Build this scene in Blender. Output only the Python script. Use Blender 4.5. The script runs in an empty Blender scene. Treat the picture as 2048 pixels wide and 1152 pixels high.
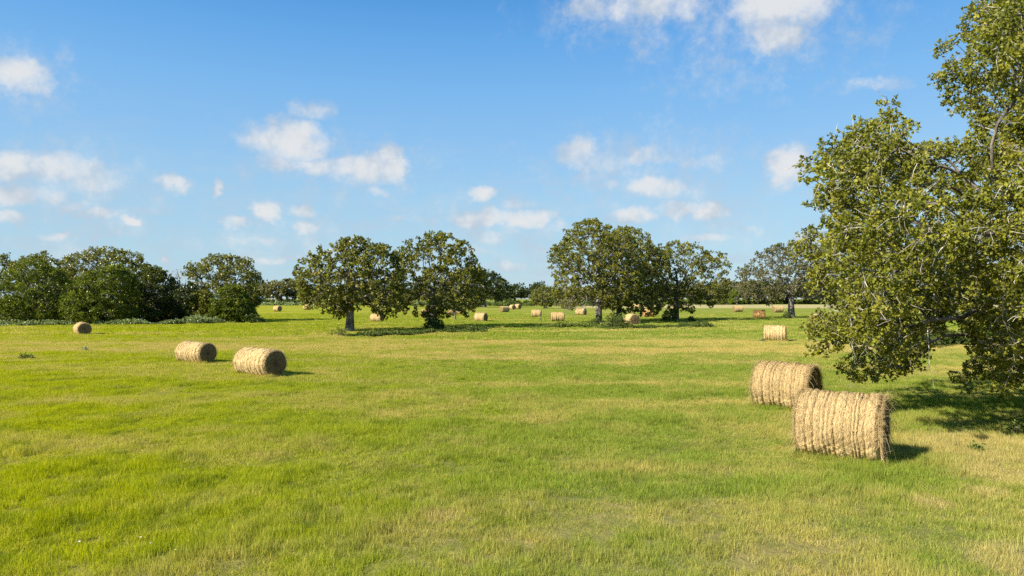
import bpy, math, random
import numpy as np
from mathutils import Vector, noise as mnoise

# ------------------------------------------------------------------ camera, sky, sun, exposure
SC = bpy.context.scene
COL = SC.collection
F = 1365.33            # focal length in pixels of the 2048-wide photograph
HZ = 597.0             # horizon row
H = 3.7                # camera height (m)
EV = 1.30
SKY_S = 0.075
SUN_S = 4.4
SUN_AZ, SUN_EL = math.radians(32), math.radians(36)   # azimuth behind the left shoulder, elevation

cam_d = bpy.data.cameras.new('camera')
cam = bpy.data.objects.new('camera', cam_d)
COL.objects.link(cam)
cam_d.sensor_width = 36.0
cam_d.lens = F / 2048 * 36.0
cam_d.shift_y = (HZ - 576) / 2048
cam_d.clip_start = 0.1
cam_d.clip_end = 9000
cam.location = (0, 0, H)
cam.rotation_euler = (math.radians(90), 0, 0)
SC.camera = cam

SC.view_settings.view_transform = 'Standard'
SC.view_settings.look = 'None'
SC.view_settings.gamma = 1
SC.view_settings.use_curve_mapping = False
SC.view_settings.exposure = EV
SC.cycles.max_bounces = 6
SC.cycles.diffuse_bounces = 3
SC.cycles.glossy_bounces = 2
SC.cycles.transmission_bounces = 3
SC.cycles.transparent_max_bounces = 8
SC.cycles.volume_bounces = 0
SC.cycles.sample_clamp_indirect = 4
SC.cycles.use_denoising = False

sun_vec = Vector((-math.cos(SUN_AZ) * math.cos(SUN_EL), -math.sin(SUN_AZ) * math.cos(SUN_EL), math.sin(SUN_EL)))
sd = bpy.data.lights.new('sun', 'SUN')
sd.energy = SUN_S
sd.angle = math.radians(0.5)
sd.color = (1.0, 0.91, 0.76)
so = bpy.data.objects.new('sun', sd)
so.rotation_euler = sun_vec.to_track_quat('Z', 'Y').to_euler()
so.location = (-30, -30, 60)
COL.objects.link(so)


class NT:
    """small wrapper that makes node wiring short"""
    def __init__(s, tree):
        s.t = tree
        s.n = tree.nodes
        s.l = tree.links

    def put(s, sock, v):
        if v is None:
            return
        if isinstance(v, bpy.types.NodeSocket):
            s.l.new(v, sock)
        else:
            if isinstance(v, (tuple, list)) and len(v) == 3 and sock.type == 'RGBA':
                v = (*v, 1)
            sock.default_value = v

    def math(s, op, a, b=None, c=None, clamp=False):
        n = s.n.new('ShaderNodeMath')
        n.operation = op
        n.use_clamp = clamp
        for i, v in enumerate((a, b, c)):
            s.put(n.inputs[i], v)
        return n.outputs[0]

    def vmath(s, op, a, b=None, c=None, scale=None):
        n = s.n.new('ShaderNodeVectorMath')
        n.operation = op
        for i, v in enumerate((a, b, c)):
            s.put(n.inputs[i], v)
        if scale is not None:
            s.put(n.inputs['Scale'], scale)
        return n.outputs['Value'] if op in ('DOT_PRODUCT', 'LENGTH') else n.outputs[0]

    def mix(s, f, a, b, blend='MIX'):
        n = s.n.new('ShaderNodeMix')
        n.data_type = 'RGBA'
        n.blend_type = blend
        s.put(n.inputs[0], f)
        s.put(n.inputs[6], a)
        s.put(n.inputs[7], b)
        return n.outputs[2]

    def noise(s, vec, scale, detail=2.0, rough=0.5, out='Fac', dist=0.0):
        n = s.n.new('ShaderNodeTexNoise')
        s.put(n.inputs['Vector'], vec)
        n.inputs['Scale'].default_value = scale
        n.inputs['Detail'].default_value = detail
        n.inputs['Roughness'].default_value = rough
        n.inputs['Distortion'].default_value = dist
        return n.outputs[out]

    def smooth(s, v, a, b, lo=0.0, hi=1.0):
        n = s.n.new('ShaderNodeMapRange')
        n.interpolation_type = 'SMOOTHSTEP'
        s.put(n.inputs[0], v)
        for i, x in enumerate((a, b, lo, hi)):
            n.inputs[i + 1].default_value = x
        return n.outputs[0]


# clouds: (px, py, half width, half height, density) turned into azimuth/elevation of the sky direction
CLOUDS = [
    (30, 152, 90, 30, 1.05), (90, 165, 36, 30, .8), (28, 335, 62, 34, 1.05), (115, 340, 90, 32, .85), (165, 365, 100, 32, .62),
    (20, 392, 62, 26, 1.05), (110, 385, 70, 24, .7), (148, 412, 42, 15, .8), (210, 432, 80, 13, .75), (263, 443, 24, 12, .95),
    (15, 438, 42, 12, .65), (125, 466, 40, 9, .7), (337, 371, 38, 16, .85), (441, 377, 14, 20, .85), (575, 283, 76, 42, 1.1),
    (545, 325, 34, 24, .72), (650, 335, 90, 22, .85), (730, 340, 80, 28, 1.05), (787, 328, 30, 30, 1.1), (755, 380, 22, 13, .6),
    (540, 243, 22, 11, .62), (625, 222, 46, 19, .58), (523, 424, 29, 19, 1.1), (600, 427, 38, 14, .7), (470, 450, 28, 12, .8),
    (597, 461, 28, 11, .75), (545, 516, 70, 10, .6), (333, 526, 12, 10, .75), (520, 480, 70, 9, .42), (1158, 303, 40, 34, .85),
    (1280, 314, 32, 24, .8), (1222, 322, 70, 24, .55), (1390, 328, 62, 18, .5), (1215, 372, 50, 13, .45), (1308, 380, 60, 24, .88),
    (1350, 420, 52, 17, .8), (1410, 421, 44, 17, 1.0), (966, 387, 32, 17, 1.0), (960, 435, 66, 20, 1.05), (1050, 440, 62, 17, 1.05),
    (1042, 414, 46, 13, .52), (985, 476, 46, 14, .62), (1255, 437, 50, 17, 1.0), (1577, 330, 48, 40, 1.15), (1422, 467, 46, 10, .68),
    (1498, 455, 34, 9, .5), (1125, 455, 18, 14, .6), (1290, 5, 82, 42, 1.0), (1350, 8, 62, 34, .8), (1175, 8, 52, 32, .72),
    (1565, 2, 104, 52, 1.25), (1545, 70, 62, 42, .95), (1545, 100, 30, 16, .5), (1745, 172, 56, 11, .42), (1610, 480, 26, 14, .8),
    (1080, 495, 24, 9, .5), (1025, 530, 62, 12, .5), (150, 500, 120, 12, .38), (930, 500, 60, 10, .45), (800, 440, 60, 10, .35),
    (100, 375, 230, 75, .30), (1280, 350, 190, 80, .30), (1000, 455, 150, 60, .32), (650, 335, 170, 60, .24), (560, 480, 150, 55, .26), (250, 465, 150, 40, .30),
    (1430, 450, 110, 40, .28), (1500, 60, 190, 90, .26), (1260, 20, 150, 60, .28), (60, 165, 110, 60, .28)]


def build_world():
    w = bpy.data.worlds.new('World')
    SC.world = w
    w.use_nodes = True
    nt = NT(w.node_tree)
    nt.n.clear()
    out = nt.n.new('ShaderNodeOutputWorld')
    bg = nt.n.new('ShaderNodeBackground')
    nt.l.new(bg.outputs[0], out.inputs[0])
    bg.inputs[1].default_value = SKY_S
    sky = nt.n.new('ShaderNodeTexSky')
    sky.sky_type = 'NISHITA'
    sky.sun_disc = False
    sky.sun_elevation = SUN_EL
    sky.sun_rotation = math.atan2(sun_vec.x, sun_vec.y)
    sky.altitude = 0
    sky.air_density = 1.0
    sky.dust_density = 0.05
    sky.ozone_density = 1.6
    tc = nt.n.new('ShaderNodeTexCoord')
    d = tc.outputs['Generated']
    sep = nt.n.new('ShaderNodeSeparateXYZ')
    nt.l.new(d, sep.inputs[0])
    az = nt.math('ARCTAN2', sep.outputs[0], sep.outputs[1])
    el = nt.math('ARCSINE', sep.outputs[2])
    comb = nt.n.new('ShaderNodeCombineXYZ')
    nt.put(comb.inputs[0], az)
    nt.put(comb.inputs[1], el)
    # ragged edges: two octaves of warp
    w1 = nt.vmath('SUBTRACT', nt.noise(d, 14, 4, .6, 'Color'), (.5, .5, .5))
    w1 = nt.vmath('MULTIPLY', w1, (.07, .04, 0))
    q = nt.vmath('ADD', comb.outputs[0], w1)
    w2 = nt.vmath('SUBTRACT', nt.noise(d, 60, 3, .6, 'Color'), (.5, .5, .5))
    q = nt.vmath('ADD', q, nt.vmath('MULTIPLY', w2, (.018, .010, 0)))
    best = None
    top = None
    for (px, py, rx, ry, s) in CLOUDS:
        dx = px - 1024
        a = math.atan2(dx, F)
        hyp = math.hypot(dx, F)
        e = math.atan2(HZ - py, hyp)
        ra = rx * F / hyp ** 2 * 1.2
        re = ry / hyp * 1.2
        v = nt.vmath('MULTIPLY_ADD', q, (1 / ra, 1 / re, 0), (-a / ra, -e / re, 0))
        v = nt.vmath('DOT_PRODUCT', v, v)
        f = nt.math('MULTIPLY_ADD', v, -s * .8, s * .9)
        best = f if best is None else nt.math('MAXIMUM', best, f)
    n = nt.noise(d, 34, 7, .68)
    n2 = nt.noise(d, 9, 4, .6)
    # thin wisps low in the sky everywhere, scattered fair-weather clouds in the other directions
    low = nt.smooth(el, .0, .30, .55, 0)
    wn = nt.n.new('ShaderNodeMapping')
    wn.inputs['Scale'].default_value = (1, 1, 4.5)
    nt.l.new(d, wn.inputs[0])
    wisp = nt.noise(wn.outputs[0], 9, 5, .6)
    back = nt.smooth(sep.outputs[1], .35, .1)
    backc = nt.math('MULTIPLY', back, nt.smooth(n2, .55, .75))
    dens = nt.math('ADD', nt.math('MAXIMUM', best, -.7), nt.math('MULTIPLY_ADD', n, 1.7, -.85))
    dens = nt.smooth(dens, -.16, 1.0)
    wd = nt.math('MULTIPLY', nt.smooth(wisp, .45, .72), low)
    dens = nt.math('MAXIMUM', nt.math('MULTIPLY', dens, .93), nt.math('MAXIMUM', wd, backc))
    k = 1.0 / (SKY_S * 2 ** EV)
    shade = nt.smooth(nt.math('ADD', nt.noise(d, 22, 4, .6), nt.math('MULTIPLY', best, .25)), .45, .78)
    ccol = nt.mix(shade, tuple(k * c for c in (.52, .60, .70)), tuple(k * c for c in (.80, .81, .82)))
    k0 = 1.0 / (SKY_S * 2 ** EV)
    rp = nt.n.new('ShaderNodeValToRGB')
    nt.put(rp.inputs[0], nt.math('DIVIDE', el, 1.5))
    ee = rp.color_ramp.elements
    stops = [(0, (.375, .57, .72)), (.07, (.365, .60, .77)), (.14, (.34, .59, .81)), (.21, (.262, .535, .85)), (.29, (.19, .475, .855)), (.36, (.120, .395, .82)), (.43, (.062, .30, .72)), (1.5, (.02, .12, .40))]
    while len(ee) < len(stops):
        ee.new(.5)
    for e_, (p_, c_) in zip(ee, stops):
        e_.position = p_ / 1.5
        e_.color = (*c_, 1)
    tint = nt.vmath('SCALE', rp.outputs[0], scale=k0)
    skyc = nt.mix(.86, sky.outputs[0], tint)
    nt.l.new(nt.mix(dens, skyc, ccol), bg.inputs[0])


build_world()

# ------------------------------------------------------------------ helpers
rng = np.random.default_rng(7)


def gp(px, py):
    """ground point seen at a pixel of the photograph"""
    y = F * H / (py - HZ)
    return np.array([(px - 1024) / F * y, y, 0.0])


def wp(px, py, y):
    return np.array([(px - 1024) / F * y, y, H + (HZ - py) / F * y])


def tag(o, label=None, cat=None, group=None, kind=None):
    if label: o['label'] = label
    if cat: o['category'] = cat
    if group: o['group'] = group
    if kind: o['kind'] = kind
    return o


def empty(name, loc, rz=0.0):
    o = bpy.data.objects.new(name, None)
    o.empty_display_size = 0.3
    o.location = loc
    o.rotation_euler = (0, 0, rz)
    COL.objects.link(o)
    return o


def mesh_np(name, verts, faces, mat=None, parent=None, attrs=None, uv=None, smooth=False, link=True):
    """verts (n,3); faces (m,k) with k constant, or list of such arrays"""
    if isinstance(faces, np.ndarray):
        faces = [faces]
    me = bpy.data.meshes.new(name)
    verts = np.asarray(verts, dtype=np.float32)
    me.vertices.add(len(verts))
    me.vertices.foreach_set('co', verts.ravel())
    idx = np.concatenate([f.ravel() for f in faces]).astype(np.int32)
    tot = np.concatenate([np.full(len(f), f.shape[1]) for f in faces]).astype(np.int32)
    start = np.concatenate([[0], np.cumsum(tot)[:-1]]).astype(np.int32)
    me.loops.add(len(idx))
    me.loops.foreach_set('vertex_index', idx)
    me.polygons.add(len(tot))
    me.polygons.foreach_set('loop_start', start)
    me.polygons.foreach_set('loop_total', tot)
    if smooth:
        me.polygons.foreach_set('use_smooth', np.ones(len(tot), dtype=bool))
    me.update(calc_edges=True)
    for k, v in (attrs or {}).items():
        dom = 'FACE' if len(v) == len(tot) else 'POINT'
        at = me.attributes.new(k, 'FLOAT', dom)
        at.data.foreach_set('value', np.asarray(v, dtype=np.float32))
    if uv is not None:
        ul = me.uv_layers.new(name='UVMap')
        ul.data.foreach_set('uv', np.asarray(uv, dtype=np.float32)[idx].ravel())
    if mat:
        me.materials.append(mat)
    o = bpy.data.objects.new(name, me)
    if link:
        COL.objects.link(o)
    if parent:
        o.parent = parent
    return o


def unit(v):
    return v / np.maximum(np.linalg.norm(v, axis=-1, keepdims=True), 1e-9)


def mat_new(name):
    m = bpy.data.materials.new(name)
    m.use_nodes = True
    nt = NT(m.node_tree)
    nt.n.clear()
    out = nt.n.new('ShaderNodeOutputMaterial')
    return m, nt, out


def attr(nt, name):
    a = nt.n.new('ShaderNodeAttribute')
    a.attribute_name = name
    return a.outputs['Fac']


def ramp(nt, f, stops):
    r = nt.n.new('ShaderNodeValToRGB')
    nt.put(r.inputs[0], f)
    el = r.color_ramp.elements
    while len(el) < len(stops):
        el.new(0.5)
    for e, (p, c) in zip(el, stops):
        e.position = p
        e.color = (*c, 1)
    return r.outputs[0]


def leaf_mat(name, stops, trans=.35, gloss=.25, rough=.45):
    m, nt, out = mat_new(name)
    r = attr(nt, 'rnd')
    geo = nt.n.new('ShaderNodeNewGeometry')
    big = nt.noise(geo.outputs['Position'], .55, 2)
    f = nt.math('ADD', nt.math('MULTIPLY', r, .62), nt.math('MULTIPLY_ADD', big, 1.1, -.36), clamp=True)
    c = ramp(nt, f, stops)
    di = nt.n.new('ShaderNodeBsdfDiffuse')
    nt.put(di.inputs[0], c)
    tr = nt.n.new('ShaderNodeBsdfTranslucent')
    nt.put(tr.inputs[0], nt.mix(1, c, (1.25, 1.35, .45, 1), 'MULTIPLY'))
    ms = nt.n.new('ShaderNodeMixShader')
    ms.inputs[0].default_value = trans
    nt.l.new(di.outputs[0], ms.inputs[1])
    nt.l.new(tr.outputs[0], ms.inputs[2])
    gl = nt.n.new('ShaderNodeBsdfGlossy')
    gl.inputs[0].default_value = (.8, .8, .62, 1)
    gl.inputs['Roughness'].default_value = rough
    fr = nt.n.new('ShaderNodeFresnel')
    fr.inputs[0].default_value = 1.35
    m2 = nt.n.new('ShaderNodeMixShader')
    nt.put(m2.inputs[0], nt.math('MULTIPLY', fr.outputs[0], gloss * .6))
    nt.l.new(ms.outputs[0], m2.inputs[1])
    nt.l.new(gl.outputs[0], m2.inputs[2])
    nt.l.new(m2.outputs[0], out.inputs[0])
    return m


def bark_mat(name, dark, pale, scale=6.0):
    m, nt, out = mat_new(name)
    tc = nt.n.new('ShaderNodeTexCoord')
    mp = nt.n.new('ShaderNodeMapping')
    mp.inputs['Scale'].default_value = (1, 1, .35)
    nt.l.new(tc.outputs['Object'], mp.inputs[0])
    a = nt.noise(mp.outputs[0], scale, 4, .65)
    b = nt.noise(tc.outputs['Object'], 1.4, 3)
    f = nt.smooth(nt.math('ADD', nt.math('MULTIPLY', a, .6), nt.math('MULTIPLY', b, .5)), .42, .66)
    bs = nt.n.new('ShaderNodeBsdfPrincipled')
    nt.put(bs.inputs['Base Color'], nt.mix(f, dark, pale))
    bs.inputs['Roughness'].default_value = .9
    bs.inputs['Specular IOR Level'].default_value = .15
    bu = nt.n.new('ShaderNodeBump')
    bu.inputs['Strength'].default_value = .8
    bu.inputs['Distance'].default_value = .04
    nt.put(bu.inputs['Height'], a)
    nt.l.new(bu.outputs[0], bs.inputs['Normal'])
    nt.l.new(bs.outputs[0], out.inputs[0])
    return m


OAK = leaf_mat('oak_leaf', [(0, (.048, .056, .007)), (.3, (.105, .115, .013)), (.65, (.20, .20, .026)), (.88, (.31, .28, .05)), (1, (.36, .22, .05))], .28, .3)
OAKN = leaf_mat('oak_leaf_near', [(0, (.050, .060, .006)), (.3, (.125, .140, .016)), (.65, (.235, .235, .028)), (.93, (.37, .34, .075)), (1, (.38, .22, .05))], .27, .45, .38)
OAKG = leaf_mat('grey_oak_leaf', [(0, (.06, .06, .02)), (.5, (.14, .14, .05)), (.85, (.23, .21, .09)), (1, (.28, .20, .09))], .25, .3)
CEDAR = leaf_mat('cedar_leaf', [(0, (.045, .065, .007)), (.5, (.12, .155, .015)), (1, (.26, .28, .03))], .22, .15)
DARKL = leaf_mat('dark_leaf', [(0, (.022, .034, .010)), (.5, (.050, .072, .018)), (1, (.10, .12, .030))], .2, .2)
YELG = leaf_mat('yellow_green_leaf', [(0, (.07, .11, .01)), (1, (.19, .24, .02))], .3, .1)
WEED = leaf_mat('weed_leaf', [(0, (.05, .08, .015)), (.5, (.13, .175, .035)), (1, (.30, .33, .10))], .3, .1)
PALEW = leaf_mat('pale_weed_leaf', [(0, (.10, .14, .05)), (.5, (.20, .25, .11)), (1, (.36, .40, .20))], .3, .2)
DARKW = leaf_mat('dark_weed_leaf', [(0, (.03, .05, .012)), (.5, (.08, .115, .025)), (1, (.24, .28, .09))], .25, .1)
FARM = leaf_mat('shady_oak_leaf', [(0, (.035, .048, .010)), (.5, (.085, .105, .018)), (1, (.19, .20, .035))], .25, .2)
BARK = bark_mat('oak_bark', (.055, .048, .04), (.24, .22, .19))
BARKD = bark_mat('dark_bark', (.035, .03, .025), (.17, .155, .13))
TWIG = bark_mat('pale_bark', (.20, .18, .15), (.50, .47, .41), 9)


# ------------------------------------------------------------------ field: one colour law for soil and grass
def field_color(nt, soil):
    geo = nt.n.new('ShaderNodeNewGeometry')
    p = geo.outputs['Position']
    sep = nt.n.new('ShaderNodeSeparateXYZ')
    nt.l.new(p, sep.inputs[0])
    X, Y = sep.outputs[0], sep.outputs[1]
    flat = nt.vmath('MULTIPLY', p, (1, 1, 0))
    mp = nt.n.new('ShaderNodeMapping')
    mp.inputs['Scale'].default_value = (.045, .16, 0)
    mp.inputs['Rotation'].default_value = (0, 0, .06)
    nt.l.new(flat, mp.inputs[0])
    streak = nt.noise(mp.outputs[0], 1.0, 4, .62)
    patch = nt.noise(flat, .38, 4, .6)
    fine = nt.noise(flat, 3.2, 2, .6)
    # dry strip across the field (old windrow track)
    wob = nt.math('MULTIPLY_ADD', nt.noise(flat, .12, 3, .6), 11, -5.5)
    yy = nt.math('ADD', nt.math('ADD', Y, nt.math('MULTIPLY', X, -.02)), wob)
    st = nt.math('ABSOLUTE', nt.math('SUBTRACT', yy, 52))
    strip = nt.smooth(st, 3.0, 10.5, 1, 0)
    # bare leaf litter under the row of oaks
    st2 = nt.math('ABSOLUTE', nt.math('SUBTRACT', nt.math('ADD', Y, nt.math('MULTIPLY', wob, .35)), nt.math('MULTIPLY_ADD', X, .42, 74)))
    row = nt.math('MULTIPLY', nt.smooth(st2, .8, 4.0, .8, 0), nt.smooth(nt.math('ABSOLUTE', nt.math('SUBTRACT', X, 2)), 20, 28, 1, 0))
    dry = nt.math('ADD', nt.math('MULTIPLY_ADD', streak, 3.8, -1.70), nt.math('MULTIPLY_ADD', patch, 2.6, -1.30))
    dry = nt.math('ADD', dry, nt.math('MULTIPLY_ADD', fine, .7, -.33))
    # greener behind the strip, drier right foreground
    far = nt.smooth(Y, 62, 90)
    dry = nt.math('SUBTRACT', dry, nt.math('MULTIPLY', far, .15))
    near_r = nt.math('MULTIPLY', nt.smooth(X, -2, 14), nt.smooth(Y, 40, 12))
    dry = nt.math('ADD', dry, nt.math('MULTIPLY', near_r, .10))
    dry = nt.math('ADD', dry, nt.math('MULTIPLY', nt.math('MAXIMUM', strip, row), .62), clamp=True)
    # trodden bare places near the big oak
    bare = None
    for (bx, by, br) in ((7.3, 9.5, .8), (7.5, 12.2, .5), (10.4, 14.3, 1.3), (11.8, 16.4, 2.2), (13.6, 14.6, 2.2), (9.0, 12.9, .5), (-1.2, 11.5, .35)):
        v = nt.vmath('SUBTRACT', flat, (bx, by, 0))
        v = nt.math('DIVIDE', nt.vmath('LENGTH', v), br)
        v = nt.smooth(nt.math('ADD', v, nt.math('MULTIPLY_ADD', patch, 1.6, -.8)), .5, 1.2, .62, 0)
        bare = v if bare is None else nt.math('MAXIMUM', bare, v)
    # the far strip of stubble at the right end of the field
    fs = nt.math('MULTIPLY', nt.math('MULTIPLY', nt.smooth(Y, 250, 275), nt.smooth(Y, 420, 400)), nt.smooth(X, 10, 40))
    lush_w = nt.smooth(nt.math('ADD', nt.math('DIVIDE', X, nt.math('MAXIMUM', Y, 9)), nt.math('MULTIPLY_ADD', patch, .5, -.25)), -.75, .25)
    g_l = nt.mix(fine, (.34, .375, .001), (.47, .48, .004))
    g_r = nt.mix(fine, (.205, .285, .036), (.315, .38, .066))
    green = nt.mix(lush_w, g_l, g_r)
    dk = nt.smooth(nt.noise(nt.vmath('ADD', flat, (31, 17, 0)), .9, 4, .65), .47, .64, 0, .52)
    green = nt.mix(dk, green, (.10, .155, .012, 1))
    tan = nt.mix(fine, (.48, .39, .11), (.63, .51, .20))
    c = nt.mix(dry, green, tan)
    c = nt.mix(bare, c, (.60, .47, .22, 1))
    c = nt.mix(nt.math('MULTIPLY', fs, .75), c, (.62, .52, .28, 1))
    if soil:
        c = nt.mix(nt.smooth(Y, 30, 110, .5, 0), c, (.16, .14, .07, 1))
        c = nt.mix(1, c, (.62, .62, .62, 1), 'MULTIPLY')
    return c, patch, fine


def ground():
    m, nt, out = mat_new('meadow_ground')
    c, patch, fine = field_color(nt, True)
    bs = nt.n.new('ShaderNodeBsdfPrincipled')
    nt.put(bs.inputs['Base Color'], c)
    bs.inputs['Roughness'].default_value = 1
    bs.inputs['Specular IOR Level'].default_value = 0
    geo = nt.n.new('ShaderNodeNewGeometry')
    h = nt.noise(geo.outputs['Position'], 5, 4, .7)
    bu = nt.n.new('ShaderNodeBump')
    bu.inputs['Strength'].default_value = .6
    bu.inputs['Distance'].default_value = .12
    nt.put(bu.inputs['Height'], h)
    nt.l.new(bu.outputs[0], bs.inputs['Normal'])
    nt.l.new(bs.outputs[0], out.inputs[0])
    # one sheet, finer near the camera
    xs = np.concatenate([-np.geomspace(3500, 60, 18), np.linspace(-56, 56, 57), np.geomspace(60, 3500, 18)])
    ys = np.concatenate([[-400, -120, -40, -10], np.linspace(0, 130, 66), np.geomspace(140, 5500, 24)])
    X, Y = np.meshgrid(xs, ys)
    Z = .04 * np.sin(X * .21 + 1) * np.sin(Y * .17) * np.clip((130 - Y) / 130, 0, 1)
    v = np.stack([X, Y, Z], -1).reshape(-1, 3)
    nx, ny = len(xs), len(ys)
    i = (np.arange(ny - 1)[:, None] * nx + np.arange(nx - 1)[None]).ravel()
    f = np.stack([i, i + 1, i + nx + 1, i + nx], -1)
    o = mesh_np('ground', v, f, m, smooth=True)
    tag(o, kind='structure')


ground()


def grass_material():
    m, nt, out = mat_new('grass_blade')
    c, patch, fine = field_color(nt, False)
    r = attr(nt, 'rnd')
    oi = nt.n.new('ShaderNodeObjectInfo')
    v = nt.math('MULTIPLY_ADD', r, .75, .68)
    c2 = nt.mix(1, c, v, 'MULTIPLY')
    # some straw-coloured dead blades in every tuft
    dead = nt.smooth(r, .80, .86, 0, .5)
    c2 = nt.mix(dead, c2, (.56, .46, .13, 1))
    c2 = nt.mix(nt.smooth(oi.outputs['Random'], .0, 1, 0, .22), c2, (.13, .22, .02, 1))
    di = nt.n.new('ShaderNodeBsdfDiffuse')
    nt.put(di.inputs[0], c2)
    tr = nt.n.new('ShaderNodeBsdfTranslucent')
    nt.put(tr.inputs[0], nt.mix(1, c2, (1.1, 1.15, .6, 1), 'MULTIPLY'))
    ms = nt.n.new('ShaderNodeMixShader')
    ms.inputs[0].default_value = .42
    nt.l.new(di.outputs[0], ms.inputs[1])
    nt.l.new(tr.outputs[0], ms.inputs[2])
    nt.l.new(ms.outputs[0], out.inputs[0])
    return m


GRASS = grass_material()


def blades(n, rad, hmin, hmax, w, lean=.45, r=None):
    """n grass blades as 2-segment ribbons"""
    r = r or rng
    a = r.uniform(0, 2 * np.pi, n)
    d = rad * np.sqrt(r.uniform(0, 1, n))
    base = np.stack([d * np.cos(a), d * np.sin(a), np.full(n, -.01)], -1)
    h = r.uniform(hmin, hmax, n) * (1 - .35 * (d / rad))
    t = r.uniform(0, 2 * np.pi, n)
    ld = np.stack([np.cos(t), np.sin(t), np.zeros(n)], -1)
    le = (r.uniform(.05, lean, n) * h)[:, None]
    s = r.uniform(0, 2 * np.pi, n)
    side = np.stack([np.cos(s), np.sin(s), np.zeros(n)], -1) * (w * r.uniform(.6, 1.2, n))[:, None] * .5
    up = np.array([0, 0, 1.0])
    mid = base + ld * le * .35 + up * (h * .6)[:, None]
    tip = base + ld * le * 1.3 + up * h[:, None]
    v = np.stack([base - side, base + side, mid - side * .8, mid + side * .8, tip], 1).reshape(-1, 3)
    i = np.arange(n)[:, None] * 5
    q = i + np.array([[0, 1, 3, 2]])
    tr = i + np.array([[2, 3, 4]])
    rnd = r.uniform(0, 1, n)
    return v, [q, tr], np.concatenate([rnd, rnd])


def scatter(name, pts, rots, scls, idx, sources, label, cat_kind='stuff'):
    """one object that instances its sources on its own points (geometry nodes)"""
    me = bpy.data.meshes.new(name)
    me.vertices.add(len(pts))
    me.vertices.foreach_set('co', np.asarray(pts, np.float32).ravel())
    for k, ty, v in (('tilt', 'FLOAT_VECTOR', rots), ('size', 'FLOAT_VECTOR', scls), ('pick', 'INT', idx)):
        at = me.attributes.new(k, ty, 'POINT')
        if ty == 'INT':
            at.data.foreach_set('value', np.asarray(v, np.int32))
        else:
            at.data.foreach_set('vector', np.asarray(v, np.float32).ravel())
    o = bpy.data.objects.new(name, me)
    COL.objects.link(o)
    ng = bpy.data.node_groups.new(name + '_scatter', 'GeometryNodeTree')
    ng.interface.new_socket('Geometry', in_out='INPUT', socket_type='NodeSocketGeometry')
    ng.interface.new_socket('Geometry', in_out='OUTPUT', socket_type='NodeSocketGeometry')
    gi = ng.nodes.new('NodeGroupInput')
    go = ng.nodes.new('NodeGroupOutput')
    ip = ng.nodes.new('GeometryNodeInstanceOnPoints')
    ip.inputs['Pick Instance'].default_value = True
    jn = ng.nodes.new('GeometryNodeJoinGeometry')
    for s in reversed(sources):
        oi = ng.nodes.new('GeometryNodeObjectInfo')
        oi.inputs[0].default_value = s
        g2 = ng.nodes.new('GeometryNodeGeometryToInstance')
        ng.links.new(oi.outputs['Geometry'], g2.inputs[0])
        ng.links.new(g2.outputs[0], jn.inputs[0])
    ng.links.new(gi.outputs[0], ip.inputs['Points'])
    ng.links.new(jn.outputs[0], ip.inputs['Instance'])
    for nm, ty, sock in (('tilt', 'FLOAT_VECTOR', 'Rotation'), ('size', 'FLOAT_VECTOR', 'Scale'), ('pick', 'INT', 'Instance Index')):
        na = ng.nodes.new('GeometryNodeInputNamedAttribute')
        na.data_type = ty
        na.inputs[0].default_value = nm
        s_out = [q for q in na.outputs if q.enabled and q.name == 'Attribute'][0]
        ng.links.new(s_out, ip.inputs[sock])
    ng.links.new(ip.outputs[0], go.inputs[0])
    md = o.modifiers.new('scatter', 'NODES')
    md.node_group = ng
    tag(o, label, kind=cat_kind)
    return o


def lowfreq(x, y, seed=0, sc=1.0):
    r = np.random.default_rng(seed)
    s = np.zeros_like(x)
    for k in range(7):
        a = r.uniform(0, 2 * np.pi)
        f = sc * r.uniform(.5, 2.2)
        s += np.sin((x * np.cos(a) + y * np.sin(a)) * f + r.uniform(0, 6.28))
    return s / 7 ** .5


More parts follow.
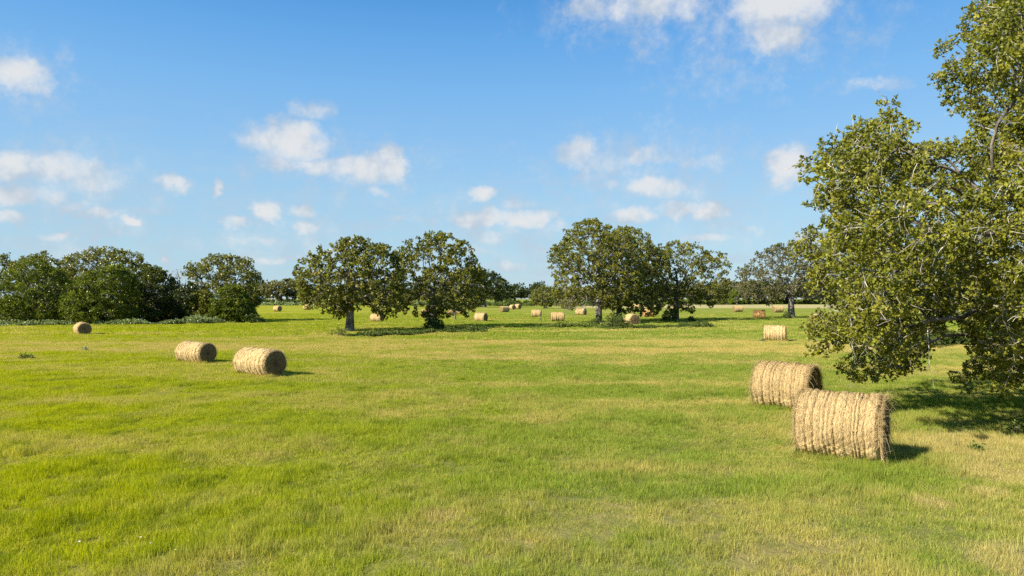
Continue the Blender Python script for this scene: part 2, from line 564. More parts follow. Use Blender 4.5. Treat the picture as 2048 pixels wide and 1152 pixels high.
def grass():
    srcs = []
    for k in range(5):
        v, f, rnd = blades(76, .15, .07, .19, .0060)
        srcs.append(mesh_np('grass_tuft', v, f, GRASS, attrs={'rnd': rnd}, link=False))
    for k in range(4):
        v, f, rnd = blades(130, .34, .05, .15, .0090)
        srcs.append(mesh_np('grass_patch', v, f, GRASS, attrs={'rnd': rnd}, link=False))
    for k in range(3):
        v, f, rnd = blades(130, .8, .08, .18, .032)
        srcs.append(mesh_np('grass_field', v, f, GRASS, attrs={'rnd': rnd}, link=False))
    P, R, S, I = [], [], [], []
    for (y0, y1, dens, lo, hi) in ((6.0, 36, 60, 0, 5), (27, 80, 14, 5, 9), (60, 170, 2.6, 9, 12)):
        n = int(dens * (y1 - y0) * (y1 + y0) * .5 * 1.75)
        y = np.sqrt(rng.uniform(y0 ** 2, y1 ** 2, n))
        x = rng.uniform(-1, 1, n) * (.78 * y + 2.2)
        x += rng.normal(0, .3, n)
        edge = np.clip(np.minimum((y - y0) / (y0 * .3), (y1 - y) / (y1 * .28)) + (y0 < 8) * (y < 20) * 9, 0, 1)
        keep = (rng.uniform(0, 1, n) < edge) & (lowfreq(x, y, 3, .8) * .3 + lowfreq(x, y, 4, 3) * .25 + rng.uniform(0, 1, n) > -.25)
        x, y = x[keep], y[keep]
        n = len(x)
        P.append(np.stack([x, y, np.zeros(n)], -1))
        R.append(np.stack([rng.normal(0, .10, n), rng.normal(0, .10, n), rng.uniform(0, 6.28, n)], -1))
        s = rng.uniform(.75, 1.25, n)
        hz = s * np.clip(1 + .38 * lowfreq(x, y, 5, 1.6) + .15 * lowfreq(x, y, 6, .35), .45, 1.6)
        hz = hz * (1 + .55 * np.clip(lowfreq(x, y, 8, 5.5) - .9, 0, 1.2))
        S.append(np.stack([s, s, hz], -1))
        I.append(rng.integers(lo, hi, n))
    for (bx, by, bw, bh, e, lev, kind, lab) in BALES:
        if lev < 1 or by < 650:
            continue
        n = 260 if lev == 2 else 200
        yb = F * H / (by - HZ)
        Db = bh * yb / F
        phi = math.atan2(bx - 1024, F)
        sn = math.sqrt(1 - e * e)
        ax = np.array([math.cos(phi) * sn - math.sin(phi) * e, -math.sin(phi) * sn - math.cos(phi) * e])
        nx = np.array([-ax[1], ax[0]])
        Lb = max(Db, (bw * yb / F - Db * abs(e)) / max(sn, .3))
        c = np.array([(bx - 1024) / F, 1.0]) * (yb + Db * .3)
        u = rng.uniform(-.6, .6, n) * Lb
        v = np.where(rng.uniform(0, 1, n) < .75, -1, 1) * Db * rng.uniform(.22, .42, n)
        en = rng.uniform(0, 1, n) < .35
        u = np.where(en, np.where(rng.uniform(0, 1, n) < .5, -1, 1) * Lb * rng.uniform(.5, .58, n), u)
        v = np.where(en, rng.uniform(-.4, .4, n) * Db, v)
        q = c + u[:, None] * ax + v[:, None] * nx
        P.append(np.stack([q[:, 0], q[:, 1], np.zeros(n)], -1))
        R.append(np.stack([rng.normal(0, .15, n), rng.normal(0, .15, n), rng.uniform(0, 6.28, n)], -1))
        hh = rng.uniform(1.0, 2.1, n)
        S.append(np.stack([np.ones(n), np.ones(n), hh], -1))
        I.append(rng.integers(0, 5, n))
    scatter('grass', np.concatenate(P), np.concatenate(R), np.concatenate(S), np.concatenate(I), srcs,
            'short mown hay grass, lush green with dry straw streaks, covering the field')



# ------------------------------------------------------------------ hay bales
def straw_mat(name, pale, mid, dark, weather=0.0):
    m, nt, out = mat_new(name)
    uvn = nt.n.new('ShaderNodeUVMap')
    uvn.uv_map = 'UVMap'
    mp = nt.n.new('ShaderNodeMapping')
    mp.inputs['Scale'].default_value = (4, 26, 1)
    nt.l.new(uvn.outputs[0], mp.inputs[0])
    a = nt.noise(mp.outputs[0], 1.6, 5, .72)
    b = nt.noise(uvn.outputs[0], 14, 4, .7)
    c = nt.noise(uvn.outputs[0], 1.6, 3)
    f = nt.math('ADD', nt.math('MULTIPLY', a, .6), nt.math('MULTIPLY', b, .4))
    col = ramp(nt, f, [(.30, dark), (.44, mid), (.62, pale)])
    col = nt.mix(nt.smooth(c, .4, .75, 0, .35), col, mid)
    
    
    if weather:
        tc = nt.n.new('ShaderNodeTexCoord')
        sp = nt.n.new('ShaderNodeSeparateXYZ')
        nt.l.new(tc.outputs['Object'], sp.inputs[0])
        w = nt.noise(tc.outputs['Object'], 3.2, 4, .65)
        f2 = nt.smooth(nt.math('ADD', nt.math('MULTIPLY', sp.outputs[2], .35), w), .72, .86, 0, weather)
        col = nt.mix(f2, col, (.07, .05, .025, 1))
    bs = nt.n.new('ShaderNodeBsdfPrincipled')
    nt.put(bs.inputs['Base Color'], col)
    bs.inputs['Roughness'].default_value = .85
    bs.inputs['Specular IOR Level'].default_value = .15
    bu = nt.n.new('ShaderNodeBump')
    bu.inputs['Strength'].default_value = 1.0
    bu.inputs['Distance'].default_value = .03
    nt.put(bu.inputs['Height'], f)
    nt.l.new(bu.outputs[0], bs.inputs['Normal'])
    nt.l.new(bs.outputs[0], out.inputs[0])
    return m


def strand_mat(name, stops):
    m, nt, out = mat_new(name)
    c = ramp(nt, attr(nt, 'rnd'), stops)
    di = nt.n.new('ShaderNodeBsdfDiffuse')
    nt.put(di.inputs[0], c)
    tr = nt.n.new('ShaderNodeBsdfTranslucent')
    nt.put(tr.inputs[0], c)
    ms = nt.n.new('ShaderNodeMixShader')
    ms.inputs[0].default_value = .2
    nt.l.new(di.outputs[0], ms.inputs[1])
    nt.l.new(tr.outputs[0], ms.inputs[2])
    nt.l.new(ms.outputs[0], out.inputs[0])
    return m


def end_mat(name, pale, dark):
    m, nt, out = mat_new(name)
    tc = nt.n.new('ShaderNodeTexCoord')
    sp = nt.n.new('ShaderNodeSeparateXYZ')
    nt.l.new(tc.outputs['Object'], sp.inputs[0])
    z = nt.math('SUBTRACT', sp.outputs[2], .72)
    r = nt.math('SQRT', nt.math('ADD', nt.math('MULTIPLY', z, z), nt.math('MULTIPLY', sp.outputs[1], sp.outputs[1])))
    n = nt.noise(tc.outputs['Object'], 5, 4, .7)
    n2 = nt.noise(tc.outputs['Object'], 32, 4, .75)
    w = nt.math('SINE', nt.math('ADD', nt.math('MULTIPLY', r, 46), nt.math('MULTIPLY', n, 5)))
    f = nt.math('ADD', nt.math('MULTIPLY_ADD', w, .06, .2), nt.math('MULTIPLY', n2, .62))
    col = ramp(nt, f, [(.35, dark), (.72, pale)])
    bs = nt.n.new('ShaderNodeBsdfPrincipled')
    nt.put(bs.inputs['Base Color'], col)
    bs.inputs['Roughness'].default_value = .95
    bs.inputs['Specular IOR Level'].default_value = .1
    bu = nt.n.new('ShaderNodeBump')
    bu.inputs['Strength'].default_value = 1
    bu.inputs['Distance'].default_value = .05
    nt.put(bu.inputs['Height'], f)
    nt.l.new(bu.outputs[0], bs.inputs['Normal'])
    nt.l.new(bs.outputs[0], out.inputs[0])
    return m


SIDE = straw_mat('straw', (.64, .49, .25), (.45, .325, .15), (.17, .11, .045))
SIDE_F = straw_mat('field_straw', (.54, .40, .20), (.37, .26, .115), (.14, .085, .035))
SIDE_OLD = straw_mat('weathered_straw', (.58, .40, .17), (.42, .25, .08), (.16, .09, .03), .9)
SIDE_OR = straw_mat('orange_straw', (.54, .36, .16), (.40, .24, .09), (.18, .10, .035))
ENDM = end_mat('straw_end', (.30, .215, .105), (.12, .08, .035))  # browner hay of the ends, with some of their shade put into the colour
STRAND = strand_mat('straw_strand', [(0, (.19, .125, .055)), (.35, (.45, .33, .155)), (1, (.76, .60, .33))])


STRAND_F = strand_mat('field_straw_strand', [(0, (.16, .10, .04)), (.4, (.36, .26, .12)), (1, (.58, .44, .23))])
STRAND_O = strand_mat('orange_straw_strand', [(0, (.22, .12, .04)), (1, (.58, .38, .16))])
STRAND_W = strand_mat('weathered_straw_strand', [(0, (.10, .06, .025)), (1, (.50, .32, .12))])


def bale(name, L, D, level, seed, side=None, strand=None):
    """level 2 = close, 1 = middle, 0 = far. Axis along x, base at z=0"""
    r = np.random.default_rng(seed)
    R = D / 2
    root = empty(name, (0, 0, 0))
    nu, nv = ((48, 44), (110, 90), (260, 180))[level]
    ng = 14
    gpos = np.sort(np.linspace(-.5, .5, ng + 1) + r.normal(0, .026, ng + 1))
    gdep = r.uniform(.3, 1, ng + 1)
    th = np.linspace(0, 2 * np.pi, nu, endpoint=False)
    xs = np.linspace(-.5, .5, nv)
    X, T = np.meshgrid(xs, th)
    Xw = X + .007 * np.sin(3 * T + seed) + .005 * np.sin(7 * T + 2 * X * 9)
    G = np.zeros_like(X)
    for g, dd in zip(gpos[1:-1], gdep[1:-1]):
        G = np.maximum(G, dd * np.exp(-((Xw - g) / .014) ** 2))
    rad = R * np.ones_like(X)
    # strands of every turn give each ridge its own girth
    band = np.searchsorted(gpos, Xw.ravel()).reshape(Xw.shape)
    rad += np.take(r.normal(0, .014, ng + 4), band) * D / 1.5
    rad -= G * (.05 if level == 2 else .07) * D / 1.5
    edge = np.clip((np.abs(X) - .44) / .06, 0, 1)
    rad -= .11 * D / 1.5 * edge ** 2.2
    lump = np.zeros_like(X)
    for k in range(16):
        lump += r.normal(0, 1) * np.sin(T * r.integers(1, 9) + r.uniform(0, 6.3)) * np.cos(X * r.uniform(2, 20) + r.uniform(0, 6.3))
    rad += .0042 * lump * D / 1.5
    for k in range(14):
        rad += .002 * r.normal(0, 1) * np.sin(T * r.integers(12, 46) + r.uniform(0, 6.3) + X * r.uniform(-30, 30)) * np.cos(X * r.uniform(20, 70) + r.uniform(0, 6.3))
    rad += r.normal(0, .0045, X.shape)
    zc = R * .955
    Y = rad * np.cos(T) * 1.015
    Z = rad * np.sin(T)
    Z = zc + np.where(Z < -R * .90, -R * .90 + (Z + R * .90) * .5, Z)
    XX = X * L + r.normal(0, .004, X.shape)
    v = np.stack([XX, Y, Z], -1)          # (nu, nv, 3)
    i = np.arange(nu)[:, None] * nv + np.arange(nv - 1)[None]
    j = (np.arange(nu)[:, None] + 1) % nu * nv + np.arange(nv - 1)[None]
    f = np.stack([i.ravel(), (i + 1).ravel(), (j + 1).ravel(), j.ravel()], -1)
    uv = np.stack([T * R / (D / 1.5), X * L], -1).reshape(-1, 2)
    mesh_np('straw_roll', v.reshape(-1, 3), f, side or SIDE, root, attrs={'groove': G.ravel()}, uv=uv, smooth=True)
    # ends
    nr = (7, 12, 26)[level]
    for s in (0, nv - 1):
        ring = v[:, s]
        c = ring.mean(0)
        q = np.linspace(0, 1, nr + 1)[1:]
        sgn = -1 if s == 0 else 1
        P = c + (ring - c)[:, None] * q[None, :, None]
        bul = (1 - q ** 3) * .045 + .012 * np.sin(q * 30)
        P[..., 0] += sgn * bul[None] + r.normal(0, .010 * (q[None] < .97), P.shape[:2])
        vv = np.concatenate([P.reshape(-1, 3), [c + [sgn * .045, 0, 0]]])
        a = np.arange(nu)[:, None] * nr + np.arange(nr - 1)[None]
        b = (np.arange(nu)[:, None] + 1) % nu * nr + np.arange(nr - 1)[None]
        fq = np.stack([a.ravel(), (a + 1).ravel(), (b + 1).ravel(), b.ravel()], -1)
        k = np.arange(nu)
        ft = np.stack([np.full(nu, len(vv) - 1), k * nr, (k + 1) % nu * nr], -1)
        if s == 0:
            fq, ft = fq, ft
        mesh_np('end_face', vv, [fq, ft], ENDM, root, smooth=True)
    # loose straw
    n = (260, 2600, 24000)[level]
    t = r.uniform(-.35, np.pi + .35, n) + 0
    x = r.uniform(-.5, .5, n)
    ln = r.uniform(.06, .20, n) * (1 if level == 2 else 1.1)
    w = (.018, .007, .0035)[level]
    ang = r.normal(0, .30, n)
    lift = r.exponential(.006, n)
    onend = r.uniform(0, 1, n) < .16
    x = np.where(onend, np.sign(x) * r.uniform(.46, .505, n), x)
    lift = np.where(onend, lift + r.exponential(.02, n), lift)
    ang = np.where(onend, r.normal(0, 1.0, n), ang)
    pts = []
    for k in range(4):
        u = (k / 3 - .5)
        tt = t + u * ln * np.cos(ang) / R
        xx = x * L + u * ln * np.sin(ang)
        gi = np.round(tt / (2 * np.pi) * nu).astype(int) % nu
        gj = np.clip(np.round((xx / L + .5) * (nv - 1)).astype(int), 0, nv - 1)
        rr = rad[gi, gj] + .002 + lift * (.4 + 1.6 * abs(u) * (k > 1))
        pts.append(np.stack([xx, rr * np.cos(tt) * 1.015, np.maximum(zc + rr * np.sin(tt), .01)], -1))
    pts = np.stack(pts, 1)
    sd_ = np.stack([np.cos(ang), -np.sin(ang) * -np.sin(t), -np.sin(ang) * np.cos(t)], -1)
    sd_ = unit(sd_ + r.normal(0, .3, sd_.shape)) * (w / 2)
    vv = np.stack([pts - sd_[:, None], pts + sd_[:, None]], 2).reshape(-1, 3)
    b = np.arange(n)[:, None] * 8
    q = np.concatenate([b + np.array([[0, 1, 3, 2]]) + 2 * k for k in range(3)])
    rn = np.tile(r.uniform(0, 1, n), 3)
    # tufts sticking out round both rims and over the end faces
    m = (160, 1200, 6000)[level]
    t2 = r.uniform(0, 2 * np.pi, m)
    s2 = np.where(r.uniform(0, 1, m) < .5, -1.0, 1.0)
    rr2 = R * np.where(r.uniform(0, 1, m) < .5, r.uniform(.90, .99, m), np.sqrt(r.uniform(0, 1, m)) * .97)
    p0 = np.stack([s2 * L * .5, rr2 * np.cos(t2), np.maximum(zc + rr2 * np.sin(t2), .02)], -1)
    dirv = np.stack([s2 * r.uniform(.15, .7, m), np.cos(t2) * .6 - np.sin(t2) * r.normal(0, .9, m), np.sin(t2) * .6 + np.cos(t2) * r.normal(0, .9, m)], -1)
    l2 = r.uniform(.04, .13, m)[:, None]
    if level == 2:
        l2 = l2 * np.where(r.uniform(0, 1, (m, 1)) < .14, r.uniform(2, 4.5, (m, 1)), 1)
    dirv = unit(dirv) * l2
    p1 = p0 + dirv * .6
    p2 = p0 + dirv + np.array([0, 0, -.5]) * l2
    sd2 = unit(r.normal(0, 1, (m, 3))) * (w / 2)
    v2 = np.stack([p0 - sd2, p0 + sd2, p1 - sd2, p1 + sd2, p2 - sd2 * .5, p2 + sd2 * .5], 1).reshape(-1, 3)
    v2[:, 2] = np.maximum(v2[:, 2], .005)
    b2 = np.arange(m)[:, None] * 6
    q2 = np.concatenate([b2 + np.array([[0, 1, 3, 2]]), b2 + np.array([[2, 3, 5, 4]])]) + len(vv)
    rn2 = np.tile(r.uniform(0, .8, m), 2)
    tag(mesh_np('loose_straw', np.concatenate([vv, v2]), np.concatenate([q, q2]), strand or STRAND, root, attrs={'rnd': np.concatenate([rn, rn2])}), kind='stuff')
    return root


def copy_tree(o, parent=None):
    c = o.copy()
    COL.objects.link(c)
    c.parent = parent
    for ch in list(o.children):
        copy_tree(ch, c)
    return c


# px centre, base row, width px, height px, signed share of the end face seen (+ right end, - left end), level, kind, label
BALES = [
    (1684, 926, 170, 138, .16, 2, 'n1', 'large shaggy straw bale in the right foreground, nearest of all bales'),
    (1573, 822, 132, 96, .34, 2, 'n2', 'shaggy straw bale standing just behind the nearest foreground bale'),
    (520, 754, 104, 58, .80, 1, 'm', 'straw bale left of centre with dark ringed end, larger of the left pair'),
    (392, 727, 79, 44, .80, 1, 'm', 'straw bale left of centre with dark end, smaller and farther of the left pair'),
    (165, 670, 37, 26, .985, 1, 'm', 'dark-ended bale facing the viewer alone at far left below the woods'),
    (1550, 683, 42, 33, .05, 1, 'm', 'side-on ribbed bale casting a short shadow, in mid field above the foreground pair'),
    (1635, 651, 30, 23, -.45, 1, 'm', 'bale half hidden behind the leaf fringe of the big near oak'),
    (1264, 651, 28, 24, .88, 1, 'm', 'shaded dark-ended bale standing in the brush beneath the middle oaks'),
    (1294, 635, 26, 17, -.45, 0, 'o', 'sunlit orange bale partly hidden by leaves right of the shaded bale'),
    (1518, 637, 24, 18, -.12, 1, 'w', 'old weathered bale with dark rotten top and orange base'),
    (555, 623, 18, 12, .75, 0, 'f', 'small far bale with dark end near the left treeline gap'),
    (614, 620, 15, 12, .72, 0, 'f', 'far bale peeking out left of the first lone oak foliage'),
    (754, 644, 29, 17, .52, 0, 'f', 'bale beneath hanging leaves just right of the grey oak trunk'),
    (852, 635, 20, 17, .35, 0, 'f', 'bale seen just left of the dark second oak trunk'),
    (903, 632, 11, 13, -.50, 0, 'f', 'left one of two far bales screened by the second oak low leaves'),
    (917, 629, 12, 14, .35, 0, 'f', 'right one of two far bales screened by the second oak low leaves'),
    (962, 644, 29, 19, .50, 0, 'f', 'bale in open sunlit grass right of the second oak'),
    (1009, 624, 22, 12, -.70, 0, 'f', 'leftmost bale of the far cluster of three'),
    (1025, 619, 14, 10, .85, 0, 'f', 'middle bale of the far cluster of three, dark end showing'),
    (1036, 618, 13, 11, .70, 0, 'f', 'rightmost bale of the far cluster of three'),
    (1073, 635, 20, 16, .04, 0, 'f', 'side-on far bale with a thin wooden stake in front'),
    (1115, 644, 28, 20, -.10, 0, 'f', 'bale behind the drooping dead branches left of the middle oaks'),
    (1162, 631, 24, 15, .50, 0, 'f', 'far bale just left of the third oak trunk'),
    (1272, 617, 14, 11, .10, 0, 'f', 'tiny pinkish bale glimpsed high through the middle oak leaves'),
    (1343, 623, 12, 9, .10, 0, 'f', 'tiny bale glimpsed left of the fifth oak trunk'),
    (1476, 624, 21, 13, -.45, 0, 'f', 'far bale at right by the green weed strip, left of the weathered one'),
    (1556, 625, 23, 14, -.52, 0, 'f', 'far bale at right by the weed strip, close left of the grey oak trunk'),
]


def place_bales():
    proto = {}
    for (px, py, W, hp, e, lev, kind, label) in BALES:
        y = F * H / (py - HZ)
        D = hp * y / F
        y2 = y + D * .30
        D = min(max(hp * y2 / F, 1.2), 1.85)
        s = math.sqrt(1 - e * e)
        L = (W * y2 / F - D * abs(e)) / max(s, .3)
        L = min(max(L, 1.02 * D), 1.62 * D)
        phi = math.atan2(px - 1024, F)
        v = np.array([math.sin(phi), math.cos(phi)])
        rr = np.array([math.cos(phi), -math.sin(phi)])
        ax = rr * s - v * e
        az = math.atan2(ax[1], ax[0])
        if kind in ('n1', 'n2'):
            o = bale('hay_bale', L, D, 2, 5 if kind == 'n1' else 8)
            sc = (1, 1, 1)
        else:
            if kind not in proto:
                proto[kind] = bale('hay_bale', 2.05, 1.5, {'m': 1, 'f': 0, 'o': 0, 'w': 1}[kind], 11 + len(proto),
                                   {'o': SIDE_OR, 'w': SIDE_OLD, 'f': SIDE_F}.get(kind), {'o': STRAND_O, 'w': STRAND_W, 'f': STRAND_F}.get(kind))
                o = proto[kind]
            else:
                o = copy_tree(proto[kind])
            sc = (L / 2.05, D / 1.5, D / 1.5)
        o.scale = sc
        o.location = ((px - 1024) / F * y2, y2, -.02)
        o.rotation_euler = (0, 0, az)
        tag(o, label, 'hay bale', 'round hay bales scattered over the field')


place_bales()
grass()


# ------------------------------------------------------------------ trees
def poly_in(px, py, poly):
    poly = np.asarray(poly, float)
    a, b = poly, np.roll(poly, -1, 0)
    inside = np.zeros(len(px), bool)
    dmin = np.full(len(px), 1e9)
    for (x0, y0), (x1, y1) in zip(a, b):
        c = ((y0 > py) != (y1 > py)) & (px < (x1 - x0) * (py - y0) / (y1 - y0 + 1e-12) + x0)
        inside ^= c
        dx, dy = x1 - x0, y1 - y0
        t = np.clip(((px - x0) * dx + (py - y0) * dy) / (dx * dx + dy * dy + 1e-9), 0, 1)
        dmin = np.minimum(dmin, np.hypot(px - x0 - t * dx, py - y0 - t * dy))
    return inside, dmin


def noise3(p, sc, seed):
    r = np.random.default_rng(seed)
    s = np.zeros(len(p))
    for k in range(9):
        d = unit(r.normal(0, 1, 3)) * sc * r.uniform(.6, 1.7)
        s += np.sin(p @ d + r.uniform(0, 6.28))
    return s / 3


def crown_points(poly, y, n, seed, depth=None, gap=-.9, inner=.5, spacing=None, persp=False, soft=None, edge_gap=.75):
    """clump centres spread through the inflated volume of the crown"""
    r = np.random.default_rng(seed)
    poly = np.asarray(poly, float)
    lo, hi = poly.min(0), poly.max(0)
    k = max(6000, n * 20)
    px = r.uniform(lo[0], hi[0], k)
    py = r.uniform(lo[1], hi[1], k)
    ins, dist = poly_in(px, py, poly)
    px, py, dist = px[ins], py[ins], dist[ins]
    half = min(hi - lo) / 2
    depth = depth or half * y / F * 1.0
    q = np.clip(dist / (soft or half * .62), 0, 1)
    th = np.sqrt(1 - (1 - q) ** 2)
    u = r.uniform(-1, 1, len(px))
    off = u * th * depth
    P = wp_arr(px, py, y, off, persp)
    shell = np.maximum(np.abs(u), 1 - q)
    keep = (noise3(P, 10.0 / max(depth, 2), seed + 1) > gap + edge_gap * (1 - q) ** 2) & ((shell > .55) | (r.uniform(0, 1, len(px)) < inner))
    P = P[keep]
    sp = spacing or (max(depth, 1) * .055)
    out = []
    arr = np.zeros((n, 3))
    c = 0
    for p in P:
        if c >= n:
            break
        if c and np.min(np.sum((arr[:c] - p) ** 2, 1)) < sp * sp:
            continue
        arr[c] = p
        c += 1
    return arr[:c]


def wp_arr(px, py, y, off, persp):
    yy = y + off if persp else np.full_like(px, y)
    return np.stack([(px - 1024) / F * yy, y + off, H + (HZ - py) / F * yy], -1)


def skeleton(base, fork, attract, r0, seed, step=.9, jit=.16, pw=.55, rtip=.012, droop=0.0, bend=.2):
    r = np.random.default_rng(seed)
    n_tr = 7
    pos = []
    par = []
    pl = []
    off = r.normal(0, bend, 3) * np.array([1, 1, 0])
    for k in range(n_tr):
        t = k / (n_tr - 1)
        p = base * (1 - t) + fork * t + off * math.sin(math.pi * t) * .5
        pos.append(p); par.append(k - 1); pl.append(0)
    N = n_tr
    cap = N + int(len(attract) * 14) + 100
    POS = np.zeros((cap, 3)); PAR = np.full(cap, -1); PL = np.zeros(cap)
    POS[:N] = pos; PAR[:N] = par
    PL[:N - 3] = 50
    order = np.argsort(np.linalg.norm(attract - fork, axis=1) * r.uniform(.7, 1.3, len(attract)))
    tips = []
    for i in order:
        a = attract[i]
        d = np.linalg.norm(POS[:N] - a, axis=1)
        cost = d + .45 * PL[:N]
        b = int(np.argmin(cost))
        dist = d[b]
        m = max(1, int(dist / step))
        p0 = POS[b].copy()
        if N + m >= cap:
            break
        prev = b
        arch = np.array([0, 0, 1.0]) * dist * .10
        for k in range(1, m + 1):
            t = k / m
            p = p0 * (1 - t) + a * t + arch * math.sin(math.pi * t)
            if k < m:
                p = p + r.normal(0, jit, 3) * min(step, dist / m)
            POS[N] = p; PAR[N] = prev; PL[N] = PL[prev] * (PL[prev] < 49) + np.linalg.norm(p - POS[prev])
            prev = N
            N += 1
        tips.append(prev)
    POS, PAR = POS[:N], PAR[:N]
    cnt = np.zeros(N)
    for t in tips:
        cnt[t] += 1
    for k in range(N - 1, 0, -1):
        cnt[PAR[k]] += cnt[k]
    tot = max(cnt[n_tr - 1], 1)
    R = np.maximum(rtip, r0 * .92 * (cnt / tot) ** pw)
    for k in range(n_tr):
        t = k / (n_tr - 1)
        R[k] = r0 * (1.0 + .45 * (1 - t) ** 3)
    return POS, PAR, R


def tubes(POS, PAR, R, sides=6, skip=0.0):
    idx = np.nonzero((PAR >= 0) & (R >= skip))[0]
    a = POS[PAR[idx]]
    b = POS[idx]
    rb = R[idx]
    ra = np.minimum(R[PAR[idx]], rb * 1.3)
    d = unit(b - a)
    b = b + d * (rb * .25)[:, None]
    ref = np.where(np.abs(d[:, 2:3]) > .9, np.array([[1.0, 0, 0]]), np.array([[0, 0, 1.0]]))
    u = unit(np.cross(d, ref))
    w = np.cross(d, u)
    # keep the trunk's rings from twisting
    th = np.linspace(0, 2 * np.pi, sides, endpoint=False)
    c, s = np.cos(th), np.sin(th)
    ring = u[:, None] * c[None, :, None] + w[:, None] * s[None, :, None]
    A = a[:, None] + ring * ra[:, None, None]
    B = b[:, None] + ring * rb[:, None, None]
    v = np.concatenate([A, B], 1).reshape(-1, 3)
    n = len(idx)
    base = np.arange(n)[:, None, None] * (2 * sides)
    k = np.arange(sides)
    q = np.stack([k, (k + 1) % sides, (k + 1) % sides + sides, k + sides], -1)[None]
    return v, (base + q).reshape(-1, 4)


def leaves(centres, per, clump_r, ln, wd, seed, tips=7, flat=.7, outward=None, spray=0.0, up=.35):
    """rosettes of leaves round twig tips inside every clump"""
    r = np.random.default_rng(seed)
    nc = len(centres)
    nt_ = max(1, per // tips)
    g = unit(r.normal(0, 1, (nc, nt_, 3))) * (r.uniform(0, 1, (nc, nt_, 1)) ** .45)
    g[..., 2] *= flat
    size = r.uniform(.65, 1.3, (nc, 1, 1))
    tp = centres[:, None] + g * clump_r * size
    out = unit(g)
    P = np.repeat(tp.reshape(-1, 3), tips, 0)
    O = np.repeat(out.reshape(-1, 3), tips, 0)
    n = len(P)
    d = unit(r.normal(0, 1, (n, 3)) + O * .8 + np.array([0, 0, spray]))
    nr = unit(r.normal(0, 1, (n, 3)) * .8 + O * .5 + np.array([0, 0, up]))
    side = unit(np.cross(d, nr))
    nn = np.cross(side, d)
    l = (ln * r.uniform(.6, 1.25, n))[:, None]
    w = (wd * r.uniform(.7, 1.25, n))[:, None]
    p0 = P + r.normal(0, ln * .15, (n, 3))
    v = np.stack([p0, p0 + d * l * .55 - side * w * .5 + nn * w * .12, p0 + d * l - nn * l * .12, p0 + d * l * .55 + side * w * .5 + nn * w * .12], 1)
    f = np.arange(n)[:, None] * 4 + np.array([[0, 1, 2, 3]])
    tone = np.repeat(r.uniform(0, 1, nc), nt_ * tips)
    rnd = np.clip(.55 * r.uniform(0, 1, n) + .45 * tone, 0, 1)
    return v.reshape(-1, 3), f, rnd


def shrink(poly, k):
    """pull the outline in by k pixels so that clumps do not overshoot it"""
    poly = np.asarray(poly, float)
    c = poly.mean(0)
    d = poly - c
    L = np.linalg.norm(d, axis=1, keepdims=True)
    return c + d * np.maximum(L - k, L * .4) / L


def tree(name, label, cat, base_px, base_py, poly, r0, n=320, per=63, clump=.55, leaf=(.25, .17), mat=None, bark=None,
         seed=1, gap=-.9, inner=.45, fork=.38, depth=None, group=None, flat=.75, spray=0.0, rtip=.02, dist=None, skip=.0, fpx=None, step=.9):
    y = dist or F * H / (base_py - HZ)
    pp = shrink(poly, clump * .15 * F / y)
    A = crown_points(pp, y, n, seed, depth, gap, inner)
    base = np.array([(base_px - 1024) / F * y, y, 0.0])
    lo, hi = np.min(poly, 0), np.max(poly, 0)
    zt = H + (HZ - lo[1]) / F * y
    fz = zt * fork
    fx = ((fpx or base_px) - 1024) / F * y
    fk = np.array([fx * .8 + base[0] * .2, y, fz])
    POS, PAR, R = skeleton(base, fk, A, r0, seed, rtip=rtip, step=step, pw=.56)
    POS = POS - base
    root = empty(name, tuple(base))
    v, f = tubes(POS, PAR, R, 6, skip)
    mesh_np('trunk', v, f, bark or BARK, root, smooth=True)
    v, f, rn = leaves(A - base, per, clump, leaf[0], leaf[1], seed + 5, flat=flat, spray=spray)
    v[:, 2] = np.maximum(v[:, 2], .02)
    mesh_np('crown', v, f, mat or OAK, root, attrs={'rnd': rn})
    tag(root, label, cat, group)
    return root


def oval(cx, cy, rx, ry, seed=0, n=18, rough=.1):
    r = np.random.default_rng(seed)
    return [(cx + rx * math.cos(2 * math.pi * k / n) * (1 + r.normal(0, rough)), cy + ry * math.sin(2 * math.pi * k / n) * (1 + r.normal(0, rough))) for k in range(n)]


ROW = 'oaks standing in a row across the middle of the field'
tree('oak_tree', 'round lone oak with a pale grey bare trunk, left end of the middle row', 'tree', 699, 664,
     [(592, 545), (600, 520), (622, 502), (650, 484), (672, 480), (700, 476), (728, 474), (748, 482), (770, 490), (792, 504), (808, 530),
      (814, 580), (806, 612), (790, 636), (768, 634), (745, 618), (712, 622), (700, 616), (686, 638), (668, 628), (650, 620), (638, 634), (625, 622), (612, 618), (602, 596), (590, 570)],
     .40, n=820, per=35, seed=21, group=ROW, gap=-.30, inner=.35, clump=.34)
tree('oak_tree', 'broad olive oak with dark trunk, small bush at its foot, second in the row', 'tree', 868, 656,
     [(772, 520), (796, 500), (812, 482), (840, 470), (866, 462), (890, 466), (915, 468), (940, 490), (950, 512), (964, 530), (975, 560),
      (978, 590), (962, 612), (940, 628), (925, 640), (905, 634), (885, 638), (868, 642), (848, 636), (830, 640), (806, 628), (786, 612), (774, 590), (790, 572), (774, 548)],
     .38, n=860, per=35, seed=22, group=ROW, gap=-.35, inner=.4, bark=BARKD, clump=.34)
tree('oak_tree', 'tallest oak of the middle clump, its left edge drooping low', 'tree', 1197, 647,
     [(1096, 520), (1104, 494), (1128, 480), (1130, 456), (1160, 442), (1190, 438), (1215, 450), (1240, 452), (1262, 470), (1282, 480), (1290, 520),
      (1284, 570), (1262, 600), (1230, 616), (1200, 618), (1178, 612), (1160, 608), (1138, 620), (1118, 612), (1104, 590), (1110, 560), (1102, 545)],
     .44, n=1250, per=35, seed=23, group=ROW, gap=-.85, inner=.5, clump=.36)
